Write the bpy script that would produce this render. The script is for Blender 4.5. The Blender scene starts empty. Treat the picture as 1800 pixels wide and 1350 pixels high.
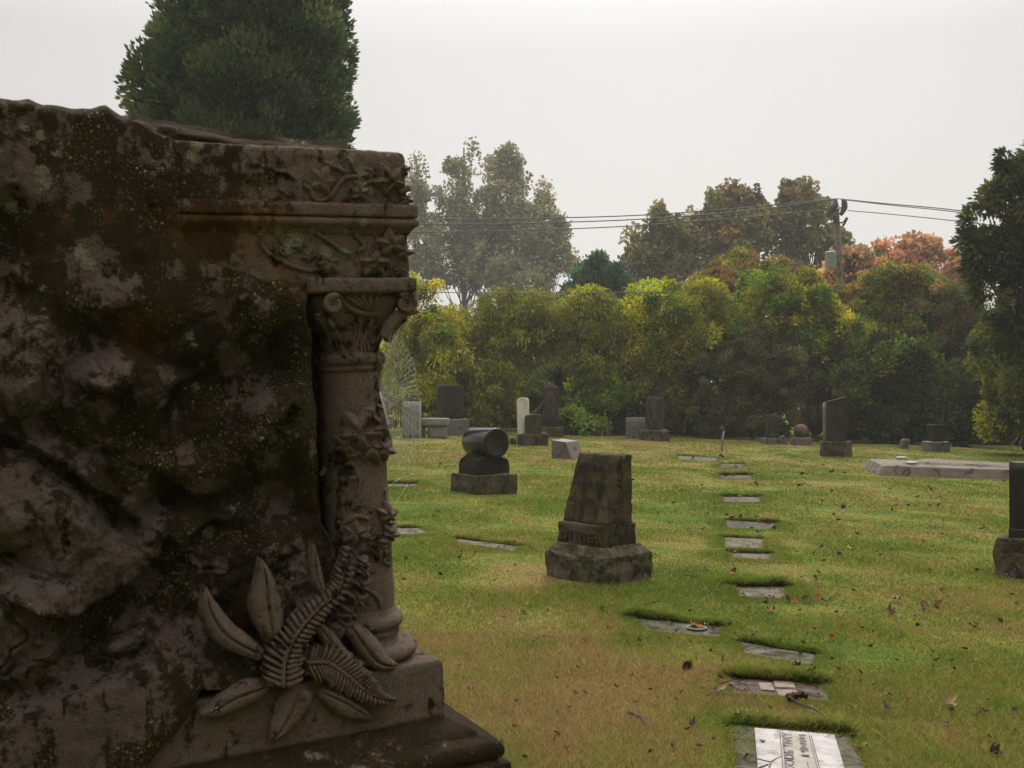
import bpy, bmesh, math, random
import numpy as np
from mathutils import Vector, Matrix
R = math.radians
rng = np.random.default_rng(7)
random.seed(7)
scene = bpy.context.scene
COL = scene.collection

# ------------------------------------------------------------------ camera geometry
F = 1900.0; PITCH = math.atan(15/1900); CAMZ = 1.4
def ray(px, py):
    d = ((px-900)/F, 1.0, (675-py)/F); c, s = math.cos(PITCH), math.sin(PITCH)
    return np.array([d[0], d[1]*c-d[2]*s, d[1]*s+d[2]*c])
CAM = np.array([0, 0, CAMZ])

# ------------------------------------------------------------------ noise
_T = np.random.default_rng(3).random((256, 256))
def vn(x, y):
    xi = np.floor(x).astype(int); yi = np.floor(y).astype(int)
    fx = x-xi; fy = y-yi; fx = fx*fx*(3-2*fx); fy = fy*fy*(3-2*fy)
    a = _T[xi & 255, yi & 255]; b = _T[(xi+1) & 255, yi & 255]
    c = _T[xi & 255, (yi+1) & 255]; d = _T[(xi+1) & 255, (yi+1) & 255]
    return (a*(1-fx)+b*fx)*(1-fy)+(c*(1-fx)+d*fx)*fy
def fbm(x, y, o=4, sx=0.0, g=0.5):
    s = 0; a = 1; t = 0
    for i in range(o):
        s = s+a*(vn(x*2**i+17.3*i+sx, y*2**i+9.1*i+sx*1.7)-0.5); t += a; a *= g
    return s/t*2
def n3(p, f, o=3, s=0.0):
    x, y, z = p[:, 0]*f, p[:, 1]*f, p[:, 2]*f
    return (fbm(x+z*.37, y-z*.21, o, s)+fbm(y+x*.31, z+.17*x, o, s+5)+fbm(z-.2*y, x+.4*y, o, s+11))/1.7
def sstep(a, b, x):
    t = np.clip((x-a)/(b-a), 0, 1); return t*t*(3-2*t)

# ------------------------------------------------------------------ mesh helpers
def mesh_from(name, v, faces, mat, parent=None, smooth=True, attrs=None):
    """v: (n,3); faces: int array (m,k) or list of such arrays"""
    if isinstance(faces, np.ndarray): faces = [faces]
    me = bpy.data.meshes.new(name)
    v = np.asarray(v, dtype=np.float32)
    me.vertices.add(len(v)); me.vertices.foreach_set('co', v.ravel())
    lv = np.concatenate([f.ravel() for f in faces]).astype(np.int32)
    ct = np.concatenate([np.full(len(f), f.shape[1]) for f in faces])
    st = np.concatenate([[0], np.cumsum(ct)[:-1]]).astype(np.int32)
    me.loops.add(len(lv)); me.loops.foreach_set('vertex_index', lv)
    me.polygons.add(len(ct)); me.polygons.foreach_set('loop_start', st)
    me.polygons.foreach_set('loop_total', ct.astype(np.int32))
    me.update(calc_edges=True)
    me.polygons.foreach_set('use_smooth', np.full(len(ct), smooth))
    for k, a in (attrs or {}).items():
        a = np.asarray(a, dtype=np.float32)
        if a.ndim == 1:
            at = me.attributes.new(k, 'FLOAT', 'POINT'); at.data.foreach_set('value', a)
        else:
            at = me.attributes.new(k, 'FLOAT_COLOR', 'POINT')
            if a.shape[1] == 3: a = np.concatenate([a, np.ones((len(a), 1), np.float32)], 1)
            at.data.foreach_set('color', a.ravel())
    me.materials.append(mat)
    o = bpy.data.objects.new(name, me); COL.objects.link(o)
    if parent is not None: o.parent = parent
    return o
def from_bm(name, bm, mat, parent=None, smooth=False):
    me = bpy.data.meshes.new(name); bmesh.ops.recalc_face_normals(bm, faces=bm.faces)
    bm.to_mesh(me); bm.free()
    me.materials.append(mat)
    for p in me.polygons: p.use_smooth = smooth
    o = bpy.data.objects.new(name, me); COL.objects.link(o)
    if parent is not None: o.parent = parent
    return o
def gridf(n, m, base=0, closed=False):
    """faces for an n x m vertex grid (index i*m+j)"""
    i = np.arange(n-1)[:, None]; j = np.arange(m if closed else m-1)[None, :]
    j2 = (j+1) % m
    a = i*m+j; b = i*m+j2; c = (i+1)*m+j2; d = (i+1)*m+j
    return np.stack([a.ravel(), b.ravel(), c.ravel(), d.ravel()], 1)+base
def thing(name, label, cat, loc=(0, 0, 0), rotz=0, group=None):
    o = bpy.data.objects.new(name, None); COL.objects.link(o)
    o.location = loc; o.rotation_euler = (0, 0, rotz); o.empty_display_size = .1
    o['label'] = label; o['category'] = cat
    if group: o['group'] = group
    return o
def tag(o, label, cat, group=None):
    o['label'] = label; o['category'] = cat
    if group: o['group'] = group
    return o
class MB:
    """collects pieces into one mesh"""
    def __init__(s): s.v = []; s.f = {}; s.n = 0; s.a = []
    def add(s, v, faces, a=None):
        v = np.asarray(v, float)
        if isinstance(faces, np.ndarray): faces = [faces]
        for f in faces: s.f.setdefault(f.shape[1], []).append(f+s.n)
        s.v.append(v); s.n += len(v)
        if a is not None: s.a.append(np.tile(np.asarray(a, float), (len(v), 1)) if np.ndim(a) == 1 else a)
    def build(s, name, mat, parent=None, smooth=True, attr='tint'):
        at = {attr: np.concatenate(s.a)} if s.a else None
        return mesh_from(name, np.concatenate(s.v), [np.concatenate(x) for x in s.f.values()], mat, parent, smooth, at)
def tube(pts, rad, seg=8, caps=True):
    P = np.asarray(pts, float); n = len(P)
    r = np.full(n, rad) if np.ndim(rad) == 0 else np.interp(np.linspace(0, 1, n), np.linspace(0, 1, len(rad)), rad)
    T = np.gradient(P, axis=0); T /= np.linalg.norm(T, axis=1)[:, None]+1e-12
    ref = np.array([0.13, .21, 1.]) if abs(T[0, 2]) < .9 else np.array([1., .1, 0])
    N = ref-T[0]*(ref@T[0]); N /= np.linalg.norm(N)
    V = []; a = np.linspace(0, 2*math.pi, seg, endpoint=False)
    for k in range(n):
        N = N-T[k]*(N@T[k]); N /= np.linalg.norm(N)+1e-12; B = np.cross(T[k], N)
        V.append(P[k]+r[k]*(np.cos(a)[:, None]*N+np.sin(a)[:, None]*B))
    V = np.concatenate(V); fs = [gridf(n, seg, 0, True)]
    if caps:
        fs.append(np.arange(seg)[::-1][None, :]); fs.append(np.arange(seg)[None, :]+(n-1)*seg)
    return V, fs
def smooth_path(pts, n=8):
    P = np.asarray(pts, float)
    if len(P) < 3: return np.array([P[0]+(P[-1]-P[0])*t for t in np.linspace(0, 1, n)])
    Q = np.vstack([2*P[0]-P[1], P, 2*P[-1]-P[-2]]); out = []
    for i in range(1, len(Q)-2):
        for t in np.linspace(0, 1, n, endpoint=False):
            a, b, c, d = Q[i-1], Q[i], Q[i+1], Q[i+2]
            out.append(.5*((2*b)+(-a+c)*t+(2*a-5*b+4*c-d)*t*t+(-a+3*b-3*c+d)*t**3))
    out.append(P[-1]); return np.array(out)
def lathe(prof, seg=48, closed=True):
    """prof: list of (r,z)"""
    p = np.asarray(prof, float); a = np.linspace(0, 2*math.pi, seg, endpoint=False)
    V = np.stack([p[:, 0][:, None]*np.cos(a), p[:, 0][:, None]*np.sin(a), np.repeat(p[:, 1][:, None], seg, 1)], 2).reshape(-1, 3)
    fs = [gridf(len(p), seg, 0, True)]
    if closed:
        fs.append(np.arange(seg)[::-1][None, :]); fs.append(np.arange(seg)[None, :]+(len(p)-1)*seg)
    return V, fs
_boxcache = {}
def unitbox(n):
    if n not in _boxcache:
        bm = bmesh.new(); bmesh.ops.create_cube(bm, size=2)
        bmesh.ops.subdivide_edges(bm, edges=bm.edges[:], cuts=n, use_grid_fill=True)
        bm.verts.ensure_lookup_table()
        v = np.array([x.co[:] for x in bm.verts]); f = np.array([[y.index for y in x.verts] for x in bm.faces])
        bm.free(); _boxcache[n] = (v, f)
    return _boxcache[n]
def hexa(bot, top, n=8, rnd=.01, amp=0., freq=8., seed=0., clip=None):
    """box between bottom quad and top quad (each 4 pts ccw from -x-y), rounded edges, noise. returns v,f"""
    bot = np.asarray(bot, float); top = np.asarray(top, float)
    v, f = unitbox(n)
    dims = np.array([np.linalg.norm((bot[1]-bot[0]+top[1]-top[0])/2), np.linalg.norm((bot[3]-bot[0]+top[3]-top[0])/2), np.linalg.norm(top[0]-bot[0])])/2
    # put more loops near the edges
    v = np.sign(v)*np.abs(v)**.8
    q = v*dims; r = min(rnd, dims.min()*.9)
    inner = np.clip(q, -(dims-r), dims-r); d = q-inner; L = np.linalg.norm(d, axis=1)
    q = np.where((L > 1e-9)[:, None], inner+d/np.maximum(L, 1e-9)[:, None]*r, q); nrm = q-np.clip(q, -(dims-1.2*r), dims-1.2*r)
    nrm /= np.linalg.norm(nrm, axis=1)[:, None]+1e-9
    if amp: q = q+nrm*(amp*n3(q+seed, freq, 4, seed))[:, None]
    w = q/dims; u = (w+1)/2
    a, b, c = u[:, :1], u[:, 1:2], u[:, 2:]
    B = bot[0]*(1-a)*(1-b)+bot[1]*a*(1-b)+bot[2]*a*b+bot[3]*(1-a)*b
    T = top[0]*(1-a)*(1-b)+top[1]*a*(1-b)+top[2]*a*b+top[3]*(1-a)*b
    return B*(1-c)+T*c, f
def boxq(cx, cy, z0, wx, wy, h, tx=None, ty=None, dx=0, dy=0, **k):
    tx = wx if tx is None else tx; ty = wy if ty is None else ty
    q = lambda X, Y, z, ox, oy: [(cx-X/2+ox, cy-Y/2+oy, z), (cx+X/2+ox, cy-Y/2+oy, z), (cx+X/2+ox, cy+Y/2+oy, z), (cx-X/2+ox, cy+Y/2+oy, z)]
    return hexa(q(wx, wy, z0, 0, 0), q(tx, ty, z0+h, dx, dy), **k)

# ------------------------------------------------------------------ materials
def newmat(name):
    m = bpy.data.materials.new(name); m.use_nodes = True; nt = m.node_tree
    b = nt.nodes['Principled BSDF']; return m, nt, b
class NB:
    def __init__(s, nt): s.nt = nt
    def n(s, t, **k):
        x = s.nt.nodes.new(t)
        for a, b in k.items():
            if a.startswith('i_'): x.inputs[a[2:].replace('_', ' ')].default_value = b
            else: setattr(x, a, b)
        return x
    def l(s, a, b): s.nt.links.new(a, b)
    def coord(s, kind='Object', off=True):
        c = s.n('ShaderNodeTexCoord'); o = c.outputs[kind]
        if off:
            oi = s.n('ShaderNodeObjectInfo'); m = s.n('ShaderNodeVectorMath', operation='MULTIPLY_ADD')
            s.l(oi.outputs['Random'], m.inputs[0]); m.inputs[1].default_value = (31, 17, 23); s.l(o, m.inputs[2]); o = m.outputs[0]
        return o
    def noise(s, co, sc, det=5, rough=.6, dist=0):
        x = s.n('ShaderNodeTexNoise'); x.inputs['Scale'].default_value = sc; x.inputs['Detail'].default_value = det
        x.inputs['Roughness'].default_value = rough; x.inputs['Distortion'].default_value = dist; s.l(co, x.inputs['Vector']); return x.outputs['Fac']
    def ramp(s, fac, stops):
        x = s.n('ShaderNodeValToRGB'); e = x.color_ramp.elements
        while len(e) < len(stops): e.new(.5)
        for i, (p, c) in enumerate(stops):
            e[i].position = p; e[i].color = tuple(c)+(1,) if len(c) == 3 else c
        s.l(fac, x.inputs['Fac']); return x.outputs['Color']
    def mix(s, fac, a, b, mode='MIX'):
        x = s.n('ShaderNodeMix', data_type='RGBA', blend_type=mode)
        for v, i in ((fac, 0), (a, 6), (b, 7)):
            if isinstance(v, (int, float)): x.inputs[i].default_value = v
            elif isinstance(v, tuple): x.inputs[i].default_value = v+(1,) if len(v) == 3 else v
            else: s.l(v, x.inputs[i])
        return x.outputs[2]
    def math(s, op, a, b=0.):
        x = s.n('ShaderNodeMath', operation=op)
        for v, i in ((a, 0), (b, 1)):
            if isinstance(v, (int, float)): x.inputs[i].default_value = v
            else: s.l(v, x.inputs[i])
        return x.outputs[0]
    def mrange(s, v, a, b, c=0., d=1.):
        x = s.n('ShaderNodeMapRange'); s.l(v, x.inputs[0])
        for i, k in enumerate((a, b, c, d)): x.inputs[i+1].default_value = k
        return x.outputs[0]
    def attr(s, name, out='Fac'):
        return s.n('ShaderNodeAttribute', attribute_name=name).outputs[out]

def stone_mat(name, c1, c2, dark=(.02, .017, .012), stain=.5, scale=1., grain=.5, rough=.85, lichen=None, lich_amt=.3, streak=False, bump=.4, spec=.3, moss=None, moss_amt=.4):
    m, nt, b = newmat(name); k = NB(nt); co = k.coord()
    col = k.mix(k.mrange(k.noise(co, 3*scale, 4), .35, .65), c1, c2)
    g = k.noise(co, 120*scale, 3, .7); col = k.mix(grain, col, k.ramp(g, [(.3, (.45, .45, .45)), (.7, (1.35, 1.35, 1.35))]), 'MULTIPLY')
    sc2 = co
    if streak:
        mp = k.n('ShaderNodeMapping'); mp.inputs['Scale'].default_value = (1, 1, .22); k.l(co, mp.inputs['Vector']); sc2 = mp.outputs[0]
    st = k.mrange(k.noise(sc2, (9 if streak else 4)*scale, 6, .65, .6), .62-stain*.3, .72-stain*.3)
    col = k.mix(k.math('MULTIPLY', st, .85), col, dark)
    if moss:
        mo = k.mrange(k.noise(co, 6*scale, 6, .7, .3), .62-moss_amt*.3, .7-moss_amt*.25); col = k.mix(k.math('MULTIPLY', mo, .8), col, moss)
    if lichen:
        v = k.n('ShaderNodeTexVoronoi'); v.inputs['Scale'].default_value = 45*scale; k.l(co, v.inputs['Vector'])
        dots = k.mrange(v.outputs['Distance'], .28, .18); area = k.mrange(k.noise(co, 7*scale, 4), .66-lich_amt*.3, .72-lich_amt*.3)
        col = k.mix(k.math('MULTIPLY', k.math('MULTIPLY', dots, area), .8), col, lichen)
    k.l(col, b.inputs['Base Color']); b.inputs['Roughness'].default_value = rough
    b.inputs['Specular IOR Level'].default_value = spec
    bp = k.n('ShaderNodeBump'); bp.inputs['Strength'].default_value = bump; bp.inputs['Distance'].default_value = .01
    h = k.math('ADD', k.math('MULTIPLY', g, .35), k.noise(co, 25*scale, 6, .65)); k.l(h, bp.inputs['Height']); k.l(bp.outputs[0], b.inputs['Normal'])
    return m
def flat_mat(name, c, rough=.6, metal=0., var=.2, scale=20):
    m, nt, b = newmat(name); k = NB(nt); co = k.coord()
    col = k.mix(k.noise(co, scale, 4), tuple(x*(1-var) for x in c), tuple(x*(1+var) for x in c))
    k.l(col, b.inputs['Base Color']); b.inputs['Roughness'].default_value = rough; b.inputs['Metallic'].default_value = metal
    return m
def tint_mat(name, rough=.7, trans=.25, spec=.2, grain=0.):
    """colour carried by each leaf or blade"""
    m, nt, b = newmat(name); k = NB(nt); c = k.attr('tint', 'Color')
    if grain: c = k.mix(grain, c, k.ramp(k.noise(k.coord(off=False), 60, 3), [(.3, (.4, .4, .4)), (.7, (1.5, 1.5, 1.5))]), 'MULTIPLY')
    k.l(c, b.inputs['Base Color']); b.inputs['Roughness'].default_value = rough; b.inputs['Specular IOR Level'].default_value = spec
    if trans:
        t = k.n('ShaderNodeBsdfTranslucent'); k.l(c, t.inputs['Color']); mx = k.n('ShaderNodeMixShader'); mx.inputs[0].default_value = trans
        k.l(b.outputs[0], mx.inputs[1]); k.l(t.outputs[0], mx.inputs[2]); k.l(mx.outputs[0], nt.nodes['Material Output'].inputs['Surface'])
    return m
LEAF = tint_mat('foliage', .8, .3, .05)
GRASSM = tint_mat('grass_blades', .8, .3, .06)
BARK = stone_mat('bark', (.10, .08, .06), (.16, .13, .10), stain=.5, scale=2, streak=True)
def ground_mat():
    m, nt, b = newmat('lawn_soil'); k = NB(nt); c = k.attr('tint', 'Color'); co = k.coord(off=False)
    c = k.mix(.8, c, k.ramp(k.noise(co, 35, 6, .75), [(.3, (.35, .33, .3)), (.7, (1.5, 1.5, 1.4))]), 'MULTIPLY')
    k.l(c, b.inputs['Base Color']); b.inputs['Roughness'].default_value = .95; b.inputs['Specular IOR Level'].default_value = .1
    bp = k.n('ShaderNodeBump'); bp.inputs['Strength'].default_value = .6; bp.inputs['Distance'].default_value = .03
    k.l(k.noise(co, 40, 6, .7), bp.inputs['Height']); k.l(bp.outputs[0], b.inputs['Normal']); return m

# ------------------------------------------------------------------ terrain
def zbase(x, y):
    x = np.asarray(x, float); y = np.asarray(y, float)
    r = np.hypot(x, y)
    sl = -.033*np.logaddexp(0, x*1.2)/1.2 + .033*np.logaddexp(0, (x-60)*.2)/.2
    und = .07*fbm(x*.22+3, y*.22, 2)*sstep(3, 9, r)*(1-sstep(60, 90, r)) + .018*fbm(x*1.1, y*1.1, 2)
    return sl+und+.0
def G(px, py, dz=0.):
    d = ray(px, py); t = 1.5
    for _ in range(4000):
        p = CAM+d*t
        if p[2] <= zbase(p[0], p[1])+dz: break
        t *= 1.002
    a, b = t/1.002, t
    for _ in range(12):
        m = (a+b)/2; p = CAM+d*m
        if p[2] <= zbase(p[0], p[1])+dz: b = m
        else: a = m
    return CAM+d*b
MARK = {  # far-left, far-right, near-right, near-left in photo pixels
 'a': [(1286, 1273), (1492, 1289), (1592, 1472), (1302, 1472)],
 'b': [(1277, 1189), (1448, 1203), (1464, 1234), (1277, 1220)],
 'c': [(1298, 1127), (1436, 1150), (1428, 1172), (1308, 1148)],
 'd': [(1106, 1084), (1268, 1101), (1268, 1121), (1135, 1110)],
 'e': [(1288, 1030), (1385, 1031), (1380, 1052), (1298, 1050)],
 'f': [(1272, 944), (1341, 947), (1345, 965), (1273, 962)],
 'g': [(1283, 971), (1356, 973), (1357, 986), (1284, 984)],
 'h': [(1274, 914), (1366, 919), (1356, 931), (1280, 929)],
 'i': [(1271, 873), (1337, 873), (1336, 883), (1271, 883)],
 'j': [(1265, 835), (1327, 835), (1328, 842), (1265, 842)],
 'k': [(1265, 815), (1309, 815), (1313, 823), (1266, 823)],
 'm': [(672, 927), (735, 928), (758, 939), (676, 941)],
 'n': [(800, 946), (912, 960), (902, 969), (806, 956)],
 'o': [(676, 850), (733, 850), (736, 857), (678, 857)],
 'p': [(1190, 801), (1262, 805), (1258, 811), (1192, 807)],
}
MQ = {k: np.array([G(*p, dz=.0)[:2] for p in q]) for k, q in MARK.items()}
def quad_sd(q, x, y):
    """signed distance (negative inside) to convex quad"""
    q = q if np.cross(q[1]-q[0], q[2]-q[1]) > 0 else q[::-1]
    d = np.full(np.shape(x), -1e9)
    for i in range(4):
        a, b = q[i], q[(i+1) % 4]; e = (b-a)/np.linalg.norm(b-a)
        d = np.maximum(d, (x-a[0])*e[1]-(y-a[1])*e[0])
    return d
def pit(x, y):
    """0 on open lawn, 1 over a sunken marker"""
    w = np.zeros(np.shape(x)); near = np.full(np.shape(x), 9.); bank = np.zeros(np.shape(x))
    for k, q in MQ.items():
        c = q.mean(0); sel = np.hypot(x-c[0], y-c[1]) < 3.5
        if not np.any(sel): continue
        d = quad_sd(q, x[sel], y[sel]); w[sel] = np.maximum(w[sel], 1-sstep(-.005, .035, d)); near[sel] = np.minimum(near[sel], d)
        a, b = q[0], q[1]; e = (b-a)/np.linalg.norm(b-a); away = (y[sel]-a[1])*e[0]-(x[sel]-a[0])*e[1]; along = (x[sel]-a[0])*e[0]+(y[sel]-a[1])*e[1]; Lh = np.linalg.norm(b-a)
        bk = sstep(-.015, .02, away)*np.exp(-np.maximum(away-.04, 0)/.07)*sstep(-.05, .02, along)*sstep(-.05, .02, Lh-along); bank[sel] = np.maximum(bank[sel], bk)
    return w, near, bank
PATCH = [(900, 1180, 1.2, .8), (960, 1250, 1.0, .8), (1000, 925, .9, .6), (1150, 785, 2.5, .8), (1240, 1170, .5, .4), (870, 1080, .6, .5), (1700, 1310, .9, .7), (1600, 930, .8, .5), (1100, 770, 4, .6), (820, 1300, .6, .5), (780, 1130, .5, .6), (1320, 770, 4, .7), (900, 800, 3, .5), (1500, 1230, .5, .4), (940, 1000, .6, .9)]
PATCHW = [(G(a, b)[:2], c, d) for a, b, c, d in PATCH]
def lawn_tint(x, y, jit=None):
    n1 = fbm(x*.55+4, y*.4+2, 4, 1.); n2 = fbm(x*2.3, y*1.7, 3, 8.); n3_ = fbm(x*.16, y*.16, 2, 20.)
    dry = .30+.42*n1+.50*n2+.20*n3_+.30*fbm(x*6, y*5, 3, 9.)
    for c, r, a in PATCHW: dry = dry+a*.42*np.exp(-((x-c[0])**2+((y-c[1])*.8)**2)/r**2)
    w, near, bank = pit(x, y)
    dry = dry-.35*np.exp(-np.maximum(near, 0)/.12)
    dry = np.clip(dry, 0, 1)
    if jit is not None: dry = np.clip(dry+jit[:, 0]*.42, 0, 1)
    g1 = np.array([.108, .162, .024]); g2 = np.array([.198, .208, .040]); br = np.array([.285, .195, .085])
    t = dry[:, None]
    c = np.where(t < .45, g1*(1-t/.45)+g2*(t/.45), g2*(1-(t-.45)/.55)+br*((t-.45)/.55))
    if jit is not None: c = c*(1+jit[:, 1:2]*.36)*np.stack([1+.12*jit[:, 0], np.ones(len(jit)), 1-.1*jit[:, 0]], 1)
    return c, w, near, bank
def build_ground():
    th = np.concatenate([np.linspace(-math.pi, -R(32), 40, endpoint=False), np.linspace(-R(32), R(32), 620), np.linspace(R(32), math.pi, 41)[1:-1]])
    r = np.concatenate([[.3, .8, 1.3], np.geomspace(1.8, 45, 820), np.geomspace(46, 6000, 60)])
    RR, TT = np.meshgrid(r, th, indexing='ij'); x = (RR*np.sin(TT)).ravel(); y = (RR*np.cos(TT)).ravel()
    w, near, bank = pit(x, y); z = zbase(x, y)-.03*w+.022*bank*(1-w)*(.7+.9*fbm(x*7, y*7, 2, 3.))
    c, _, _, _ = lawn_tint(x, y); c = c*.82; soil = np.array([.05, .035, .02]); c = c*(1-w[:, None])+soil*w[:, None]
    V = np.stack([x, y, z], 1); f = gridf(len(r), len(th), 0, True)[:, ::-1]
    V = np.vstack([V, [[0, 0, float(zbase(0, 0))]]]); c = np.vstack([c, c[:1]])
    m = len(th); j = np.arange(m); cap = np.stack([np.full(m, len(V)-1), (j+1) % m, j], 1)
    o = mesh_from('ground', V, [f, cap], ground_mat(), None, True, {'tint': c}); o['kind'] = 'structure'
    o['label'] = 'patchy green and dry brown cemetery lawn'
FOOT = []   # circles (x, y, r) where no blades grow
def build_grass(N=980000):
    g = np.random.default_rng(11)
    def blades(r, th, hmul=1.):
        x = r*np.sin(th); y = r*np.cos(th); n = len(x)
        jit = g.uniform(-1, 1, (n, 2)); c, w, near, bank = lawn_tint(x, y, jit)
        keep = near > np.where(g.random(n) < .45, -.11*np.clip(2.2*fbm(x*7, y*7, 2, 5.)-.05, 0, 1), 0.)
        for fx, fy, fr in FOOT: keep &= np.hypot(x-fx, y-fy) > fr
        x, y, r, c, near, jit, bank = x[keep], y[keep], r[keep], c[keep], near[keep], jit[keep], bank[keep]; n = len(x)
        wd = np.maximum(.0015, r*.00052)*g.uniform(.7, 1.3, n)
        h = g.uniform(.014, .030, n)*(1+.9*fbm(x*1.5, y*1.5, 2, 4.))*(1+.30*bank*(1+1.8*fbm(x*9, y*9, 2, 2.)))*np.where((near < .12) & (bank < .2), .55, 1.)*(1+r*.006)*hmul
        h = np.maximum(h, .012)
        a = g.uniform(0, 2*math.pi, n); ln = g.normal(0, .85, (n, 2)); z = zbase(x, y)-.004+.022*bank*(.7+.9*fbm(x*7, y*7, 2, 3.))
        dx = np.cos(a)*wd; dy = np.sin(a)*wd
        top = np.stack([x+ln[:, 0]*h, y+ln[:, 1]*h, z+h], 1)
        V = np.stack([np.stack([x-dx, y-dy, z], 1), np.stack([x+dx, y+dy, z], 1), top], 1)
        C = np.repeat(c[:, None, :], 3, 1); C[:, 2] *= 1.15
        return V.reshape(-1, 3), C.reshape(-1, 3)
    u = g.random(N); r = 1/(1/2.6+u*(1/40-1/2.6)); r = np.where(g.random(N) < .45, np.exp(g.uniform(math.log(2.6), math.log(38), N)), r)
    th = np.where(g.random(N) < .86, g.uniform(-R(14), R(28), N), g.normal(R(7), R(30), N))
    v1, c1 = blades(r, th)
    # denser fringe round every sunken marker
    X = []
    for k, q in MQ.items():
        n = int(26000*min(1, 6/np.linalg.norm(q.mean(0)))); lo = q.min(0)-.16; hi = q.max(0)+.16
        p = g.uniform(lo, hi, (n*3, 2)); d = quad_sd(q, p[:, 0], p[:, 1]); p = p[(d > 0) & (d < g.exponential(.07, len(d)))][:n]; X.append(p)
    X = np.concatenate(X); v2, c2 = blades(np.hypot(X[:, 0], X[:, 1]), np.arctan2(X[:, 0], X[:, 1]), 1.25)
    V = np.vstack([v1, v2]); C = np.vstack([c1, c2])
    f = np.arange(len(V)).reshape(-1, 3)
    o = mesh_from('grass', V, f, GRASSM, None, False, {'tint': C}); o['kind'] = 'stuff'; o['label'] = 'short patchy lawn grass, green with dry brown areas'
# ------------------------------------------------------------------ carved monument (local x along its face, y into it, z up)
TH = R(64.3); TILT = R(-2.8)
_U = np.array([math.sin(TH), math.cos(TH), 0]); _Y = np.array([-math.cos(TH), math.sin(TH), 0]); _Z = np.array([0, 0, 1.])
MM = np.stack([_U*math.cos(TILT)-_Z*math.sin(TILT), _Y, _U*math.sin(TILT)+_Z*math.cos(TILT)], 1)
_P0 = ray(777, 1160)*2.5+CAM; ZC = _P0[2]/math.cos(TILT); MROOT = _P0-MM@np.array([0, 0, ZC])
_RX = np.array([ray(0, 0), ray(1800, 0), ray(0, 1350)])
def toL(px, py, y=0.):
    px = np.asarray(px, float); py = np.asarray(py, float)
    d = _RX[0]+(_RX[1]-_RX[0])*(px[..., None]/1800)+(_RX[2]-_RX[0])*(py[..., None]/1350)
    d = d@MM; o = MM.T@(CAM-MROOT); t = (np.asarray(y)-o[1])/d[..., 1]
    return o[0]+d[..., 0]*t, o[2]+d[..., 2]*t
def onS(px, py, ysurf, it=6):
    """point under photo pixel on surface y=ysurf(u,z)"""
    px = np.asarray(px, float); y = np.zeros(px.shape)
    for _ in range(it):
        u, z = toL(px, py, y); y = .5*y+.5*ysurf(u, z)
    u, z = toL(px, py, y); return np.stack([u, y, z], -1)
def plane(y0): return lambda u, z: np.full(np.shape(u), y0)
CU, CY = -.150, .125
def rshaft(z): return np.interp(z, [.86, 1.1, 1.47], [.081, .078, .0725])
def rbell(z): return np.interp(z, [1.49, 1.53, 1.58, 1.62, 1.66], [.072, .074, .083, .105, .125])
def ycyl(rf, out=0.):
    def f(u, z):
        r = rf(z)+out; return CY-np.sqrt(np.maximum(r*r-(u-CU)**2, (.25*r)**2))
    return f
YF = .03
ROCKPOLY = [(-900, 60), (240, 150), (240, 190), (310, 235), (322, 300), (328, 378), (340, 412), (362, 440), (430, 465), (480, 478), (552, 484), (562, 560), (568, 640), (571, 740), (577, 830), (582, 915), (604, 965), (606, 1030), (592, 1090), (562, 1135), (500, 1192), (430, 1222), (362, 1226), (352, 1256), (312, 1300), (272, 1345), (200, 1450), (-900, 1800)]
def poly_sd(P, x, y):
    """positive inside"""
    d = np.full(np.shape(x), 1e9); ins = np.zeros(np.shape(x), bool); n = len(P)
    for i in range(n):
        a = P[i]; b = P[(i+1) % n]; e = b-a; t = np.clip(((x-a[0])*e[0]+(y-a[1])*e[1])/(e@e), 0, 1)
        d = np.minimum(d, np.hypot(x-a[0]-e[0]*t, y-a[1]-e[1]*t))
        c = ((a[1] > y) != (b[1] > y)) & (x < (b[0]-a[0])*(y-a[1])/(b[1]-a[1]+1e-12)+a[0]); ins ^= c
    return np.where(ins, d, -d)
# ledges: pixels of the edge, height of the step, width of the swelling behind it; the swelling lies left of the path direction
LEDGE = [
 ([(-40, 760), (20, 775), (75, 800), (150, 850), (215, 900), (262, 935)], .050, .10, 1),
 ([(300, 900), (288, 975), (250, 1010), (200, 1052), (130, 1084), (60, 1072), (-30, 1030)], .060, .16, -1),
 ([(300, 1150), (230, 1180), (180, 1200), (110, 1222), (40, 1262), (-20, 1300)], .055, .12, 1),
 ([(100, 540), (92, 600), (78, 660), (48, 725), (0, 752)], .045, .10, -1),
 ([(255, 470), (240, 540), (190, 552), (120, 540), (95, 500)], .035, .08, -1),
 ([(240, 610), (225, 680), (170, 700), (120, 660)], .035, .07, -1),
 ([(440, 560), (412, 610), (350, 660), (300, 700), (262, 770)], .035, .07, -1),
 ([(325, 985), (345, 945), (385, 925), (440, 940)], .030, .05, 1),
 ([(550, 700), (500, 735), (455, 800), (430, 860)], .025, .07, -1),
 ([(330, 640), (380, 600), (420, 540)], .02, .04, 1),
 ([(160, 250), (210, 300), (240, 360)], .03, .06, -1),
 ([(0, 330), (60, 350), (120, 420)], .03, .07, 1),
 ([(300, 1090), (210, 1130), (120, 1170), (60, 1180)], .03, .05, 1),
 ([(380, 1180), (330, 1225), (290, 1275), (240, 1310)], .02, .05, 1),
 ([(0, 1200), (60, 1150), (110, 1130)], .025, .06, -1),
 ([(420, 870), (360, 880), (300, 850), (262, 800)], .03, .06, -1),
 ([(0, 480), (60, 450), (140, 440)], .03, .06, -1),
]
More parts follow.
